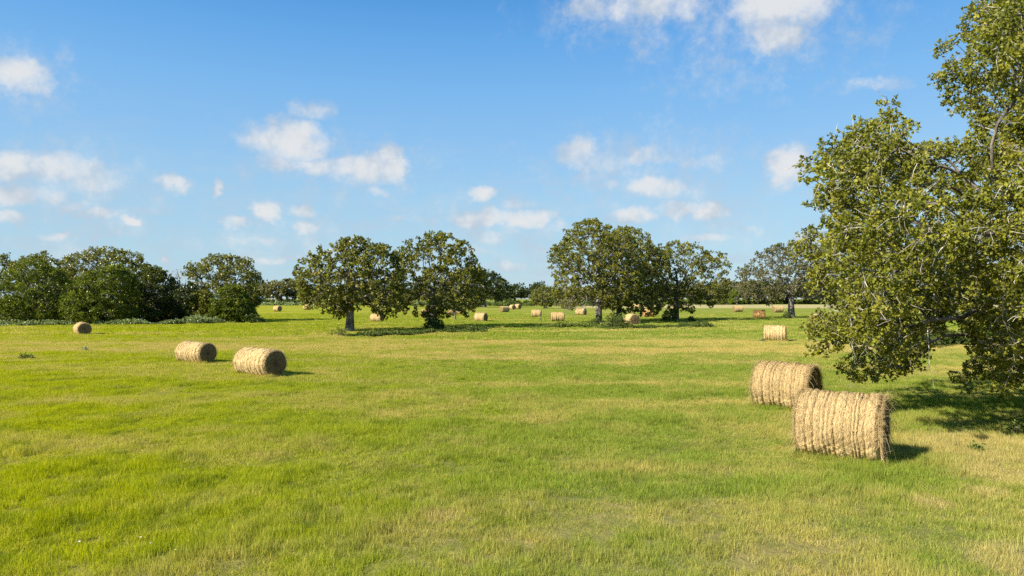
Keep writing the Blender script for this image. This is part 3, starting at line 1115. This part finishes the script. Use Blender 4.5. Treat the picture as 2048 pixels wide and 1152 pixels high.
tree('oak_tree', 'dense oak in the clump with dark trunk beside the shaded bale', 'tree', 1237, 643,
     [(1190, 500), (1210, 470), (1240, 452), (1270, 456), (1298, 470), (1304, 490), (1330, 500), (1338, 530), (1340, 570), (1330, 606), (1312, 630), (1290, 634),
      (1266, 622), (1252, 630), (1236, 622), (1216, 632), (1200, 616), (1190, 580)],
     .42, n=950, per=35, seed=24, group=ROW, gap=-1.1, inner=.5, bark=BARKD, clump=.36)
tree('oak_tree', 'spreading oak at the right end of the middle clump, leafy shrub at its base', 'tree', 1352, 641,
     [(1282, 540), (1292, 505), (1310, 490), (1334, 486), (1360, 480), (1390, 486), (1410, 504), (1432, 498), (1448, 510), (1460, 530), (1452, 552), (1454, 580),
      (1446, 604), (1436, 618), (1418, 612), (1400, 606), (1390, 628), (1368, 626), (1340, 630), (1316, 626), (1300, 610), (1284, 580)],
     .40, n=860, per=35, seed=25, group=ROW, gap=-.6, inner=.4, bark=BARKD, clump=.36)
tree('oak_tree', 'sparse grey-leaved oak standing alone beyond the weathered bale', 'tree', 1583, 637,
     [(1474, 560), (1480, 530), (1500, 510), (1524, 500), (1545, 488), (1580, 482), (1620, 484), (1650, 500), (1675, 530), (1685, 565), (1670, 600), (1640, 606),
      (1610, 600), (1580, 598), (1555, 606), (1530, 612), (1505, 604), (1480, 592)],
     .52, n=900, per=35, seed=26, gap=-.25, inner=.4, mat=OAKG, clump=.5, leaf=(.26, .17), rtip=.04, fork=.30)
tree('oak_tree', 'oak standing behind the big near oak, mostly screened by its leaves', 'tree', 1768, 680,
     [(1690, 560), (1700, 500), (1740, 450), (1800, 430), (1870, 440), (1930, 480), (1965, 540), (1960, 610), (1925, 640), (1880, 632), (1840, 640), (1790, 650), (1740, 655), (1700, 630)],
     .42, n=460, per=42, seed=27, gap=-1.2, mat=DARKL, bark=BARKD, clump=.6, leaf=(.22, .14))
tree('shade_tree', 'dark blue-green spreading tree with thick trunk at far hedge behind second oak', 'tree', 967, 614.5,
     [(880, 585), (890, 560), (910, 542), (950, 536), (990, 544), (1010, 560), (1022, 580), (1020, 594), (1000, 600), (975, 596), (950, 600), (920, 598), (890, 598)],
     1.1, n=340, per=35, seed=28, gap=-1.3, mat=DARKL, bark=BARKD, clump=1.3, leaf=(.7, .45), rtip=.1, step=2, fork=.25)
tree('shade_tree', 'dark distant tree seen through the gap between first and second oak', 'tree', 757, 612,
     [(722, 590), (730, 568), (752, 558), (775, 560), (790, 578), (792, 600), (770, 607), (740, 607)],
     .8, n=200, per=35, seed=29, gap=-1.3, mat=DARKL, bark=BARKD, clump=1.3, leaf=(.7, .45), rtip=.1, step=2)
tree('oak_tree', 'low yellowish oak in the distance beside the left flank of the clump', 'tree', 1090, 617,
     [(1060, 600), (1062, 585), (1080, 572), (1100, 572), (1118, 584), (1122, 604), (1100, 612), (1074, 611)],
     .5, n=160, per=35, seed=30, gap=-1.3, clump=.9, leaf=(.45, .3), rtip=.06, step=1.5)
tree('sapling', 'slim young tree with a pole trunk under the edge of the second oak', 'tree', 911, 641,
     [(896, 600), (912, 592), (926, 602), (928, 618), (914, 626), (900, 618)], .13, n=40, per=35, seed=31, gap=-2, clump=.5)

WD = 'trees of the dense wood at the left edge of the field'
DW = 100.0
for (kind, bx, by, poly, r0, n, mt, sd_, lab) in (
    ('cedar_tree', 70, 648, [(-5, 640), (0, 590), (12, 556), (30, 530), (60, 515), (90, 522), (118, 545), (132, 580), (136, 630), (128, 646), (10, 648)], .25, 420, CEDAR, 41,
     'big shaggy cedar with brownish green foliage at the far left of the wood'),
    ('oak_tree', 95, 642, [(20, 560), (30, 528), (55, 512), (88, 503), (115, 515), (140, 520), (150, 560), (140, 610), (40, 610)], .35, 300, OAK, 42,
     'oak top rising behind the far left cedar'),
    ('oak_tree', 205, 643, [(118, 600), (122, 545), (135, 520), (160, 505), (190, 495), (215, 493), (240, 500), (275, 506), (290, 530), (305, 560), (305, 620), (290, 640), (150, 640)], .45, 520, OAK, 43,
     'tallest round-topped oak in the middle of the left wood'),
    ('cedar_tree', 222, 649, [(132, 644), (136, 600), (150, 566), (185, 545), (215, 532), (240, 530), (262, 556), (272, 600), (270, 645), (200, 650)], .22, 460, CEDAR, 44,
     'bright green cedar at the front of the left wood, beside the lone far-left bale'),
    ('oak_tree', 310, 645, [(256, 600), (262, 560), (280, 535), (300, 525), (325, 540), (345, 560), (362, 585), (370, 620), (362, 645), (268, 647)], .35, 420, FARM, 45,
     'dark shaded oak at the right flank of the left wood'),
    ('oak_tree', 375, 646, [(345, 640), (350, 600), (360, 575), (380, 565), (400, 580), (408, 610), (402, 640)], .2, 200, DARKL, 46,
     'small dark oak filling the gap left of the tall open oak'),
    ('oak_tree', 446, 643, [(374, 545), (384, 522), (410, 512), (440, 509), (470, 512), (500, 518), (505, 540), (522, 555), (524, 580), (514, 610), (518, 630), (500, 625), (480, 600), (450, 590), (400, 590), (385, 565)], .38, 330, OAK, 47,
     'tall open oak right of the wood, standing over cedar and scrub'),
    ('cedar_tree', 462, 646, [(418, 640), (424, 600), (440, 575), (466, 565), (490, 585), (508, 615), (512, 640), (470, 648)], .18, 280, CEDAR, 48,
     'green cedar in front of the tall open oak trunk'),
    ('shrub', 402, 646, [(376, 640), (378, 605), (392, 582), (414, 580), (430, 600), (432, 635), (420, 647), (390, 648)], .12, 220, OAK, 49,
     'rounded pale leafy shrub left of the green cedar'),
    ('oak_tree', -12, 640, [(-70, 560), (-50, 520), (-25, 500), (0, 500), (12, 512), (8, 530), (-4, 545), (6, 565), (-5, 600), (-40, 610)], .35, 160, OAK, 50,
     'oak cut by the left edge of the picture, twigs reaching in'),
):
    y = F * H / (by - HZ)
    ced = kind == 'cedar_tree'
    tree(kind, lab, 'shrub' if kind == 'shrub' else 'tree', bx, by, poly, r0, n=int(n * 1.5), per=56 if ced else 49, seed=sd_, mat=mt, group=WD if kind != 'shrub' else None,
         clump=.5, leaf=(.30, .10) if ced else (.24, .16), gap=-1.0 if n > 340 else -.5, spray=.7 if ced else 0, rtip=.03, flat=.45 if ced else .75, bark=BARKD if mt is not OAK else BARK, fork=.15 if ced or kind == 'shrub' else .35)


def bare_tree(name, label, px, py, poly, r0, n, seed, fork=.3, rtip=.03, dist=None):
    y = dist or F * H / (py - HZ)
    A = crown_points(poly, y, n, seed, None, -2, 1, spacing=.2)
    base = np.array([(px - 1024) / F * y, y, 0.0])
    zt = H + (HZ - np.min(poly, 0)[1]) / F * y
    POS, PAR, R = skeleton(base, base + np.array([0, 0, zt * fork]), A, r0, seed, rtip=rtip, pw=.5)
    root = empty(name, tuple(base))
    v, f = tubes(POS - base, PAR, R, 5)
    mesh_np('trunk', v, f, TWIG, root, smooth=True)
    tag(root, label, 'tree')


bare_tree('dead_tree', 'leafless pale grey tree between the left wood and the tall open oak', 352, 643,
          [(332, 575), (336, 548), (352, 536), (368, 540), (374, 560), (366, 582)], .16, 90, 61)
bare_tree('dead_tree', 'distant dead snag poking above the treeline left of the first oak', 553, 608.5,
          [(546, 590), (546, 576), (551, 564), (560, 566), (564, 578), (560, 594)], .5, 14, 62, rtip=.12)

# distant treeline: a few kinds, copied along the edge of the far field
FARL = leaf_mat('far_leaf', [(0, (.035, .050, .018)), (.5, (.075, .098, .030)), (1, (.14, .155, .045))], .2, .2)


def far_proto(kind, seed, mat):
    R0, HT = 6.0, 9.5
    r = np.random.default_rng(seed)
    n = 110
    a = unit(r.normal(0, 1, (n * 3, 3)))
    a = a[a[:, 2] > -.55][:n] * r.uniform(.55, 1, (n, 1))
    A = a * np.array([R0, R0, HT * .45]) * (1 + .18 * noise3(a, 3, seed)[:, None]) + np.array([0, 0, HT * .52])
    base = np.zeros(3)
    POS, PAR, RR = skeleton(base, np.array([0, 0, HT * .3]), A, .45, seed, rtip=.08, step=1.6)
    root = empty(kind, (0, 0, 0))
    v, f = tubes(POS, PAR, RR, 4)
    mesh_np('trunk', v, f, BARKD, root, smooth=True)
    v, f, rn = leaves(A, 28, 1.25, .75, .5, seed)
    v[:, 2] = np.maximum(v[:, 2], .05)
    mesh_np('crown', v, f, mat, root, attrs={'rnd': rn})
    return root


protos = [far_proto('field_tree', 71, FARL), far_proto('field_tree', 72, DARKL), far_proto('field_tree', 73, OAKG), far_proto('field_tree', 74, FARL)]
used = set()
SEGS = [(-120, 20, 600, 'beyond the left wood'), (515, 610, 568, 'in the hazy gap between the left wood and the first oak'),
        (610, 800, 580, 'glimpsed under and between the first two oaks'), (800, 1000, 582, 'seen low behind the second oak'),
        (1000, 1130, 577, 'in the open gap left of the middle oak clump'), (1130, 1455, 578, 'glimpsed beneath the middle oak clump'),
        (1455, 1660, 569, 'in the dark wood line behind the lone grey oak'), (1660, 2190, 575, 'behind the big near oak at right')]
frng = random.Random(5)
for (x0, x1, top, where) in SEGS:
    px = x0
    while px < x1:
        d = frng.uniform(400, 470)
        hgt = (HZ - top) / F * d + H
        hgt *= frng.uniform(1.05, 1.38)
        k = frng.randrange(4)
        o = protos[k] if k not in used else copy_tree(protos[k])
        used.add(k)
        s = hgt / 9.5
        w = s * frng.uniform(1.0, 1.5)
        o.scale = (w, w, s)
        o.rotation_euler = (0, 0, frng.uniform(0, 6.28))
        o.location = ((px - 1024) / F * d, d, 0)
        tag(o, 'distant field-edge tree ' + where, 'tree', 'trees of the far treeline ' + where)
        px += 11 * w * F / d * frng.uniform(.45, .8)
for i in range(4):
    if i not in used:
        for c in list(protos[i].children):
            bpy.data.objects.remove(c)
        bpy.data.objects.remove(protos[i])
tree('field_tree', 'bright yellow-green tree at the foot of the far wood right of the clump', 'tree', 1474, 610.5,
     [(1455, 606), (1458, 585), (1472, 577), (1488, 590), (1496, 606)], .3, n=60, per=35, seed=81, gap=-2, mat=YELG, clump=1.0, leaf=(.6, .4), rtip=.08, step=2, dist=390)


# ------------------------------------------------------------------ the big near oak
def near_oak():
    yc = 21.5
    base = np.array([19.3, 21.5, 0.0])
    outline = [(1590, 365), (1588, 345), (1605, 315), (1640, 285), (1650, 265), (1690, 262), (1722, 240), (1758, 222), (1770, 198), (1800, 205), (1820, 240),
               (1850, 262), (1890, 272), (1940, 272), (1960, 250), (1935, 236), (1890, 232), (1850, 212), (1822, 190), (1824, 168), (1850, 150), (1862, 130), (1848, 105), (1870, 84),
               (1905, 66), (1925, 36), (1945, 0), (1965, -40), (2000, -80), (2120, -140), (2300, -180), (2560, -150), (2800, 0), (2900, 250), (2880, 500),
               (2800, 700), (2500, 760), (2250, 770), (2100, 760), (2045, 740), (2010, 768), (1965, 772), (1912, 760), (1902, 735), (1930, 715), (1952, 690), (1925, 640), (1890, 655),
               (1850, 690), (1822, 712), (1812, 728), (1780, 720), (1740, 740), (1722, 742), (1700, 720), (1680, 700), (1668, 690), (1655, 692), (1628, 680), (1630, 660),
               (1655, 640), (1652, 610), (1640, 580), (1620, 548), (1612, 500), (1622, 470), (1640, 440), (1625, 415), (1612, 390)]
    outline = [(x - 14 if x < 1700 else x, y + (22 if y > 680 and x < 2100 else 0)) for (x, y) in outline]
    A = crown_points(outline, yc, 4000, 91, depth=8.0, gap=-.62, inner=.45, spacing=.235, persp=True, soft=330, edge_gap=.75)
    # clip what would sit over the camera or underground
    A = A[(A[:, 2] > .8) & (A[:, 1] > 12.0)]
    fk = np.array([18.9, 21.4, 4.4])
    POS, PAR, R = skeleton(base, fk, A, .62, 92, step=.55, jit=.26, rtip=.008, pw=.60)
    root = empty('oak_tree', tuple(base))
    v, f = tubes(POS - base, PAR, R, 7)
    mesh_np('trunk', v, f, BARK, root, smooth=True)
    v, f, rn = leaves(A - base, 128, .34, .100, .063, 93, tips=8, flat=.8)
    mesh_np('crown', v, f, OAKN, root, attrs={'rnd': rn})
    # bare twigs: from clump centres outwards, and hanging dead branches
    r = np.random.default_rng(94)
    n = 5600
    c = A[r.integers(0, len(A), n)] - base
    segs_a, segs_b, rad = [], [], []
    p = c.copy()
    d = unit(r.normal(0, 1, (n, 3)) + np.array([-.3, -.3, .1]))
    V, Fc = [], []
    cnt = 0
    for k in range(3):
        d = unit(d + r.normal(0, .45, (n, 3)))
        q = p + d * r.uniform(.10, .26, (n, 1))
        vv, ff = seg_tubes(p, q, .010 - .0024 * k, .009 - .0026 * k)
        V.append(vv); Fc.append(ff + cnt); cnt += len(vv)
        p = q
    mesh_np('twigs', np.concatenate(V), np.concatenate(Fc), TWIG, root)
    for (px, py, y, drop) in ((1856, 690, 17.5, 70), (1745, 690, 18, 40), (1700, 660, 18.5, 55), (1990, 600, 16.5, 80), (1800, 640, 17, 60), (2025, 700, 16.8, 60)):
        V, Fc, cnt = [], [], 0
        stack = [(wp(px, py - drop * .5, y) - base, np.array([r.normal(0, .15), r.normal(0, .1), -1.0]), .016, 5)]
        while stack:
            p, d, ra, lv = stack.pop()
            for k in range(4):
                d = unit(d + r.normal(0, .22, 3) + np.array([0, 0, -.05]))
                q = p + d * drop / F * y * .16 * (.5 + lv * .14)
                vv, ff = seg_tubes(p[None], q[None], ra, ra * .85)
                V.append(vv); Fc.append(ff + cnt); cnt += len(vv)
                ra *= .85
                p = q
                if lv > 1 and r.uniform() < .5:
                    stack.append((p, unit(d + r.normal(0, .6, 3)), ra * .7, lv - 2))
            if lv > 1 and ra > .004:
                stack.append((p, d, ra, lv - 2))
        mesh_np('dead_branch', np.concatenate(V), np.concatenate(Fc), TWIG, root)
    tag(root, 'huge near oak at the right edge, leafy boughs and pale twigs hanging low', 'tree')


def seg_tubes(a, b, ra, rb, sides=4):
    d = unit(b - a)
    ref = np.where(np.abs(d[:, 2:3]) > .9, np.array([[1.0, 0, 0]]), np.array([[0, 0, 1.0]]))
    u = unit(np.cross(d, ref))
    w = np.cross(d, u)
    th = np.linspace(0, 2 * np.pi, sides, endpoint=False)
    ring = u[:, None] * np.cos(th)[None, :, None] + w[:, None] * np.sin(th)[None, :, None]
    v = np.concatenate([a[:, None] + ring * ra, b[:, None] + ring * rb], 1).reshape(-1, 3)
    k = np.arange(sides)
    q = np.stack([k, (k + 1) % sides, (k + 1) % sides + sides, k + sides], -1)[None]
    return v, (np.arange(len(a))[:, None, None] * (2 * sides) + q).reshape(-1, 4)


near_oak()


# ------------------------------------------------------------------ shrubs, weeds and small things
def shrub(name, label, px, py, wpx, hpx, n, leaf, mat, seed, group=None, airy=False):
    y = F * H / (py - HZ)
    r = np.random.default_rng(seed)
    Wd, Ht = wpx / F * y / 2, hpx / F * y
    a = unit(r.normal(0, 1, (n * 3, 3)))
    a = a[a[:, 2] > -.1][:n] * r.uniform(.3, 1, (n, 1)) ** .5
    A = a * np.array([Wd, Wd * .8, Ht * .8]) * (1 + .2 * noise3(a, 3, seed)[:, None]) + np.array([0, 0, Ht * .18])
    A[:, 2] = np.maximum(A[:, 2], .05)
    base = gp(px, py)
    root = empty(name, tuple(base))
    V, Fc, cnt = [], [], 0
    m = min(n, 26)
    p0 = r.normal(0, Wd * .08, (m, 3)) * np.array([1, 1, 0])
    mid = (p0 + A[:m]) / 2 + r.normal(0, Wd * .06, (m, 3))
    mid[:, 2] += Ht * .1
    for (p, q, ra) in ((p0, mid, .018), (mid, A[:m], .011)):
        vv, ff = seg_tubes(p, q, ra, ra * .7)
        V.append(vv); Fc.append(ff + cnt); cnt += len(vv)
    mesh_np('stems', np.concatenate(V), np.concatenate(Fc), BARKD, root)
    v, f, rn = leaves(A, 7 if airy else 21, .10 if airy else max(.14, Wd * .16), leaf, leaf * .55, seed)
    v[:, 2] = np.maximum(v[:, 2], .02)
    mesh_np('foliage', v, f, mat, root, attrs={'rnd': rn})
    tag(root, label, 'shrub', group)


shrub('shrub', 'dark leafy bush wrapped round the foot of the second oak', 868, 660, 48, 26, 130, .17, DARKW, 101)
shrub('shrub', 'dark bramble bush left of the shaded bale under the middle oaks', 1232, 657, 56, 32, 150, .17, DARKW, 102)
shrub('shrub', 'leafy bush on the left side of the fifth oak trunk', 1335, 645, 34, 26, 110, .18, DARKW, 103)
shrub('shrub', 'small lone bush in the grass right of the fifth oak', 1381, 644, 18, 12, 40, .16, DARKW, 104)
shrub('shrub', 'small dark bush beside the lone grey oak trunk', 1574, 638, 17, 15, 60, .22, DARKW, 105)
shrub('shrub', 'airy weedy shrub in front of the pale oak trunk', 680, 672, 34, 20, 46, .15, WEED, 106, airy=True)
shrub('shrub', 'grey-green brush mound at the right end of the left wood', 505, 647, 40, 20, 130, .2, DARKW, 107)
shrub('weed_plant', 'low yellowish weed clump alone in the grass at far left', 50, 719, 34, 13, 60, .09, WEED, 108, airy=True)
shrub('weed_plant', 'pale single weed in the grass below the lone far-left bale', 171, 703, 9, 12, 14, .12, PALEW, 109, airy=True)
shrub('weed_plant', 'green leafy weed at the right edge in the oak shade', 2030, 868, 36, 30, 40, .07, WEED, 110, airy=True)
shrub('weed_plant', 'small dark weed casting shade near the right-hand bare soil', 1954, 905, 26, 22, 30, .06, WEED, 111, airy=True)
shrub('weed_plant', 'pale weed at the left foot of the side-on ribbed bale', 1524, 684, 14, 8, 30, .1, PALEW, 112, airy=True)
shrub('weed_plant', 'scrubby bush in brush just right of the third oak trunk', 1188, 652, 30, 16, 60, .16, WEED, 113)


def weeds(name, label, path, depth, height, n, leaf, mat, seed, tuft=.5):
    """a strip of undergrowth following ground points"""
    r = np.random.default_rng(seed)
    pts = np.array([gp(*p) for p in path])
    seg = np.linalg.norm(np.diff(pts, axis=0), axis=1)
    cs = np.concatenate([[0], np.cumsum(seg)])
    t = r.uniform(0, cs[-1], n)
    x = np.interp(t, cs, pts[:, 0])
    y = np.interp(t, cs, pts[:, 1])
    hm = np.clip(.7 + .55 * lowfreq(t, t * .3, seed, 1.1), .1, 1.9)
    y = y + r.uniform(-.5, .5, n) * depth * np.clip(.6 + .5 * lowfreq(t, t * .2, seed + 3, .7), .25, 1.5)
    z = r.uniform(.05, 1, n) * height * hm
    C = np.stack([x, y, z], -1)
    v, f, rn = leaves(C, 14, tuft * .5, leaf, leaf * .6, seed, up=.6)
    v[:, 2] = np.maximum(v[:, 2], .02)
    o = mesh_np(name, v, f, mat, attrs={'rnd': rn})
    tag(o, label, kind='stuff')


weeds('undergrowth', 'leafy weeds along the feet of the first two oaks', [(690, 673), (740, 673), (800, 671), (860, 667), (930, 663), (975, 662)], 6, .42, 2600, .14, DARKW, 121, .4)
weeds('undergrowth', 'pale weeds and brush between the second oak and the middle clump', [(1055, 656), (1110, 656), (1160, 655), (1210, 656)], 7, .7, 1700, .15, WEED, 122, .4)
weeds('undergrowth', 'dark brush under the middle oak clump', [(1205, 657), (1260, 658), (1320, 657), (1370, 655), (1420, 654)], 6, .38, 1900, .14, DARKW, 123, .4)
weeds('undergrowth', 'pale blue-green weeds along the base of the left wood', [(-60, 652), (60, 652), (160, 650), (300, 650), (400, 648), (525, 645)], 5, .75, 3000, .2, PALEW, 124)
weeds('undergrowth', 'dark brush behind the hanging boughs of the near oak', [(1700, 690), (1760, 691), (1850, 688), (1950, 686), (2080, 686), (2200, 690)], 8, 1.1, 3800, .17, DARKW, 125)
weeds('undergrowth', 'dark understorey brush filling the foot of the left wood', [(-80, 645), (100, 645), (300, 644), (380, 644), (500, 643)], 6, 2.6, 5200, .3, DARKL, 130, .9)
weeds('weed_strip', 'pale tall grass strip at the far edge left of centre', [(500, 610.5), (620, 610.3), (800, 610.2), (1000, 610)], 40, 1.2, 5200, .8, PALEW, 126, 1.6)
weeds('weed_strip', 'grey-green weed strip in front of the far wood at right', [(1160, 608), (1300, 608), (1500, 608), (1700, 608.5), (2100, 609)], 25, 2.6, 6500, .9, WEED, 127, 1.6)
weeds('weed_strip', 'dark green hedge weeds at the far edge below the distant gap', [(880, 612), (960, 611), (1060, 611), (1200, 611)], 60, 2.0, 3600, .9, DARKW, 128, 1.6)
weeds('weed_strip', 'dark hedge line under the far left treeline', [(480, 606), (600, 606), (820, 606)], 20, 2.0, 2600, 1.0, DARKL, 129, 1.8)


def hanging_dead_branch():
    r = np.random.default_rng(131)
    y = 92.0
    base = wp(1128, 606, y)
    V, Fc, cnt = [], [], 0
    root = empty('fallen_branch', (base[0], base[1], 0))
    o0 = np.array([base[0], base[1], 0])
    stack = [(base + np.array([1.5, 1, 1.0]) - o0, np.array([-.5, 0, -1.0]), .07, 3), (base + np.array([3.0, 0, 1.0]) - o0, np.array([.1, 0, -1.0]), .06, 3), (base + np.array([.5, 0, .5]) - o0, np.array([.6, 0, -1.0]), .05, 2)]
    while stack:
        p, d, ra, lv = stack.pop()
        for k in range(3):
            d = unit(d + r.normal(0, .3, 3))
            q = p + d * .42
            if q[2] < .05:
                break
            vv, ff = seg_tubes(p[None], q[None], ra, ra * .85)
            V.append(vv); Fc.append(ff + cnt); cnt += len(vv)
            ra *= .86
            p = q
            if lv > 0:
                stack.append((p, unit(d + r.normal(0, .8, 3)), ra * .7, lv - 1))
    mesh_np('branch_wood', np.concatenate(V), np.concatenate(Fc), BARK, root)
    tag(root, 'broken dead branches drooping to the ground left of the middle clump', 'branch')


hanging_dead_branch()


def stake():
    b = gp(1082, 647)
    root = empty('wooden_stake', tuple(b))
    y = b[1]
    hgt = 28 / F * y
    p = np.array([[0, 0, -.1], [-.03, 0, hgt * .5], [.05 - .25, 0, hgt]])
    r = [.055, .05, .045]
    V, Fc, cnt = [], [], 0
    for k in range(2):
        vv, ff = seg_tubes(p[k][None], p[k + 1][None], r[k], r[k + 1], 8)
        V.append(vv); Fc.append(ff + cnt); cnt += len(vv)
    mesh_np('post', np.concatenate(V), np.concatenate(Fc), BARKD, root, smooth=True)
    top, ff = seg_tubes((p[2] - [0, 0, .01])[None], (p[2] + [0, 0, .04])[None], .05, .03, 8)
    k = len(top)
    mesh_np('post_top', np.concatenate([top, [p[2] + [0, 0, .05]]]), [ff, np.array([[8 + i, 8 + (i + 1) % 8, k] for i in range(8)])], BARKD, root)
    tag(root, 'thin leaning wooden stake in the grass before a far side-on bale', 'stake')


stake()


def flowers():
    m, nt, out = mat_new('white_petal')
    bs = nt.n.new('ShaderNodeBsdfPrincipled')
    bs.inputs['Base Color'].default_value = (.82, .82, .78, 1)
    bs.inputs['Roughness'].default_value = .6
    nt.l.new(bs.outputs[0], out.inputs[0])
    labs = ['white wildflower in the bottom left grass, leftmost of four', 'white wildflower in the bottom left grass, second from left',
            'tiny white wildflower low in the grass, third from left', 'small cream wildflower in the grass, rightmost of four']
    spots = [(158, 1103, .021), (281, 1094, .018), (301, 1106, .011), (351, 1120, .011)]
    for (px, py, s), lab in zip(spots, labs):
        b = gp(px, py + 8)
        root = empty('wildflower', tuple(b))
        ht = .20
        vv, ff = seg_tubes(np.array([[0, 0, 0.]]), np.array([[0, 0, ht]]), .002, .0015)
        mesh_np('stem', vv, ff, WEED, root)
        V, Fc = [], []
        for k in range(5):
            a = 2 * math.pi * k / 5
            d = np.array([math.cos(a), math.sin(a), .35]); e = np.array([-math.sin(a), math.cos(a), 0])
            c = np.array([0, 0, ht])
            V += [c, c + d * s * .6 - e * s * .4, c + d * s, c + d * s * .6 + e * s * .4]
            Fc.append([4 * k, 4 * k + 1, 4 * k + 2, 4 * k + 3])
        mesh_np('petals', np.array(V), np.array(Fc), m, root)
        tag(root, lab, 'flower', 'white wildflowers')


flowers()


# ------------------------------------------------------------------ air
def haze():
    m, nt, out = mat_new('haze_air')
    pv = nt.n.new('ShaderNodeVolumePrincipled')
    pv.inputs['Color'].default_value = (.80, .88, 1, 1)
    pv.inputs['Density'].default_value = .00014
    pv.inputs['Anisotropy'].default_value = 0
    nt.l.new(pv.outputs[0], out.inputs['Volume'])
    x0, x1, y0, y1, z0, z1 = -3600, 3600, -500, 5600, -1.2, 24
    v = np.array([(x, y, z) for z in (z0, z1) for y in (y0, y1) for x in (x0, x1)], float)
    f = np.array([(0, 2, 3, 1), (4, 5, 7, 6), (0, 1, 5, 4), (2, 6, 7, 3), (0, 4, 6, 2), (1, 3, 7, 5)])
    tag(mesh_np('haze', v, f, m), kind='stuff')


# haze()
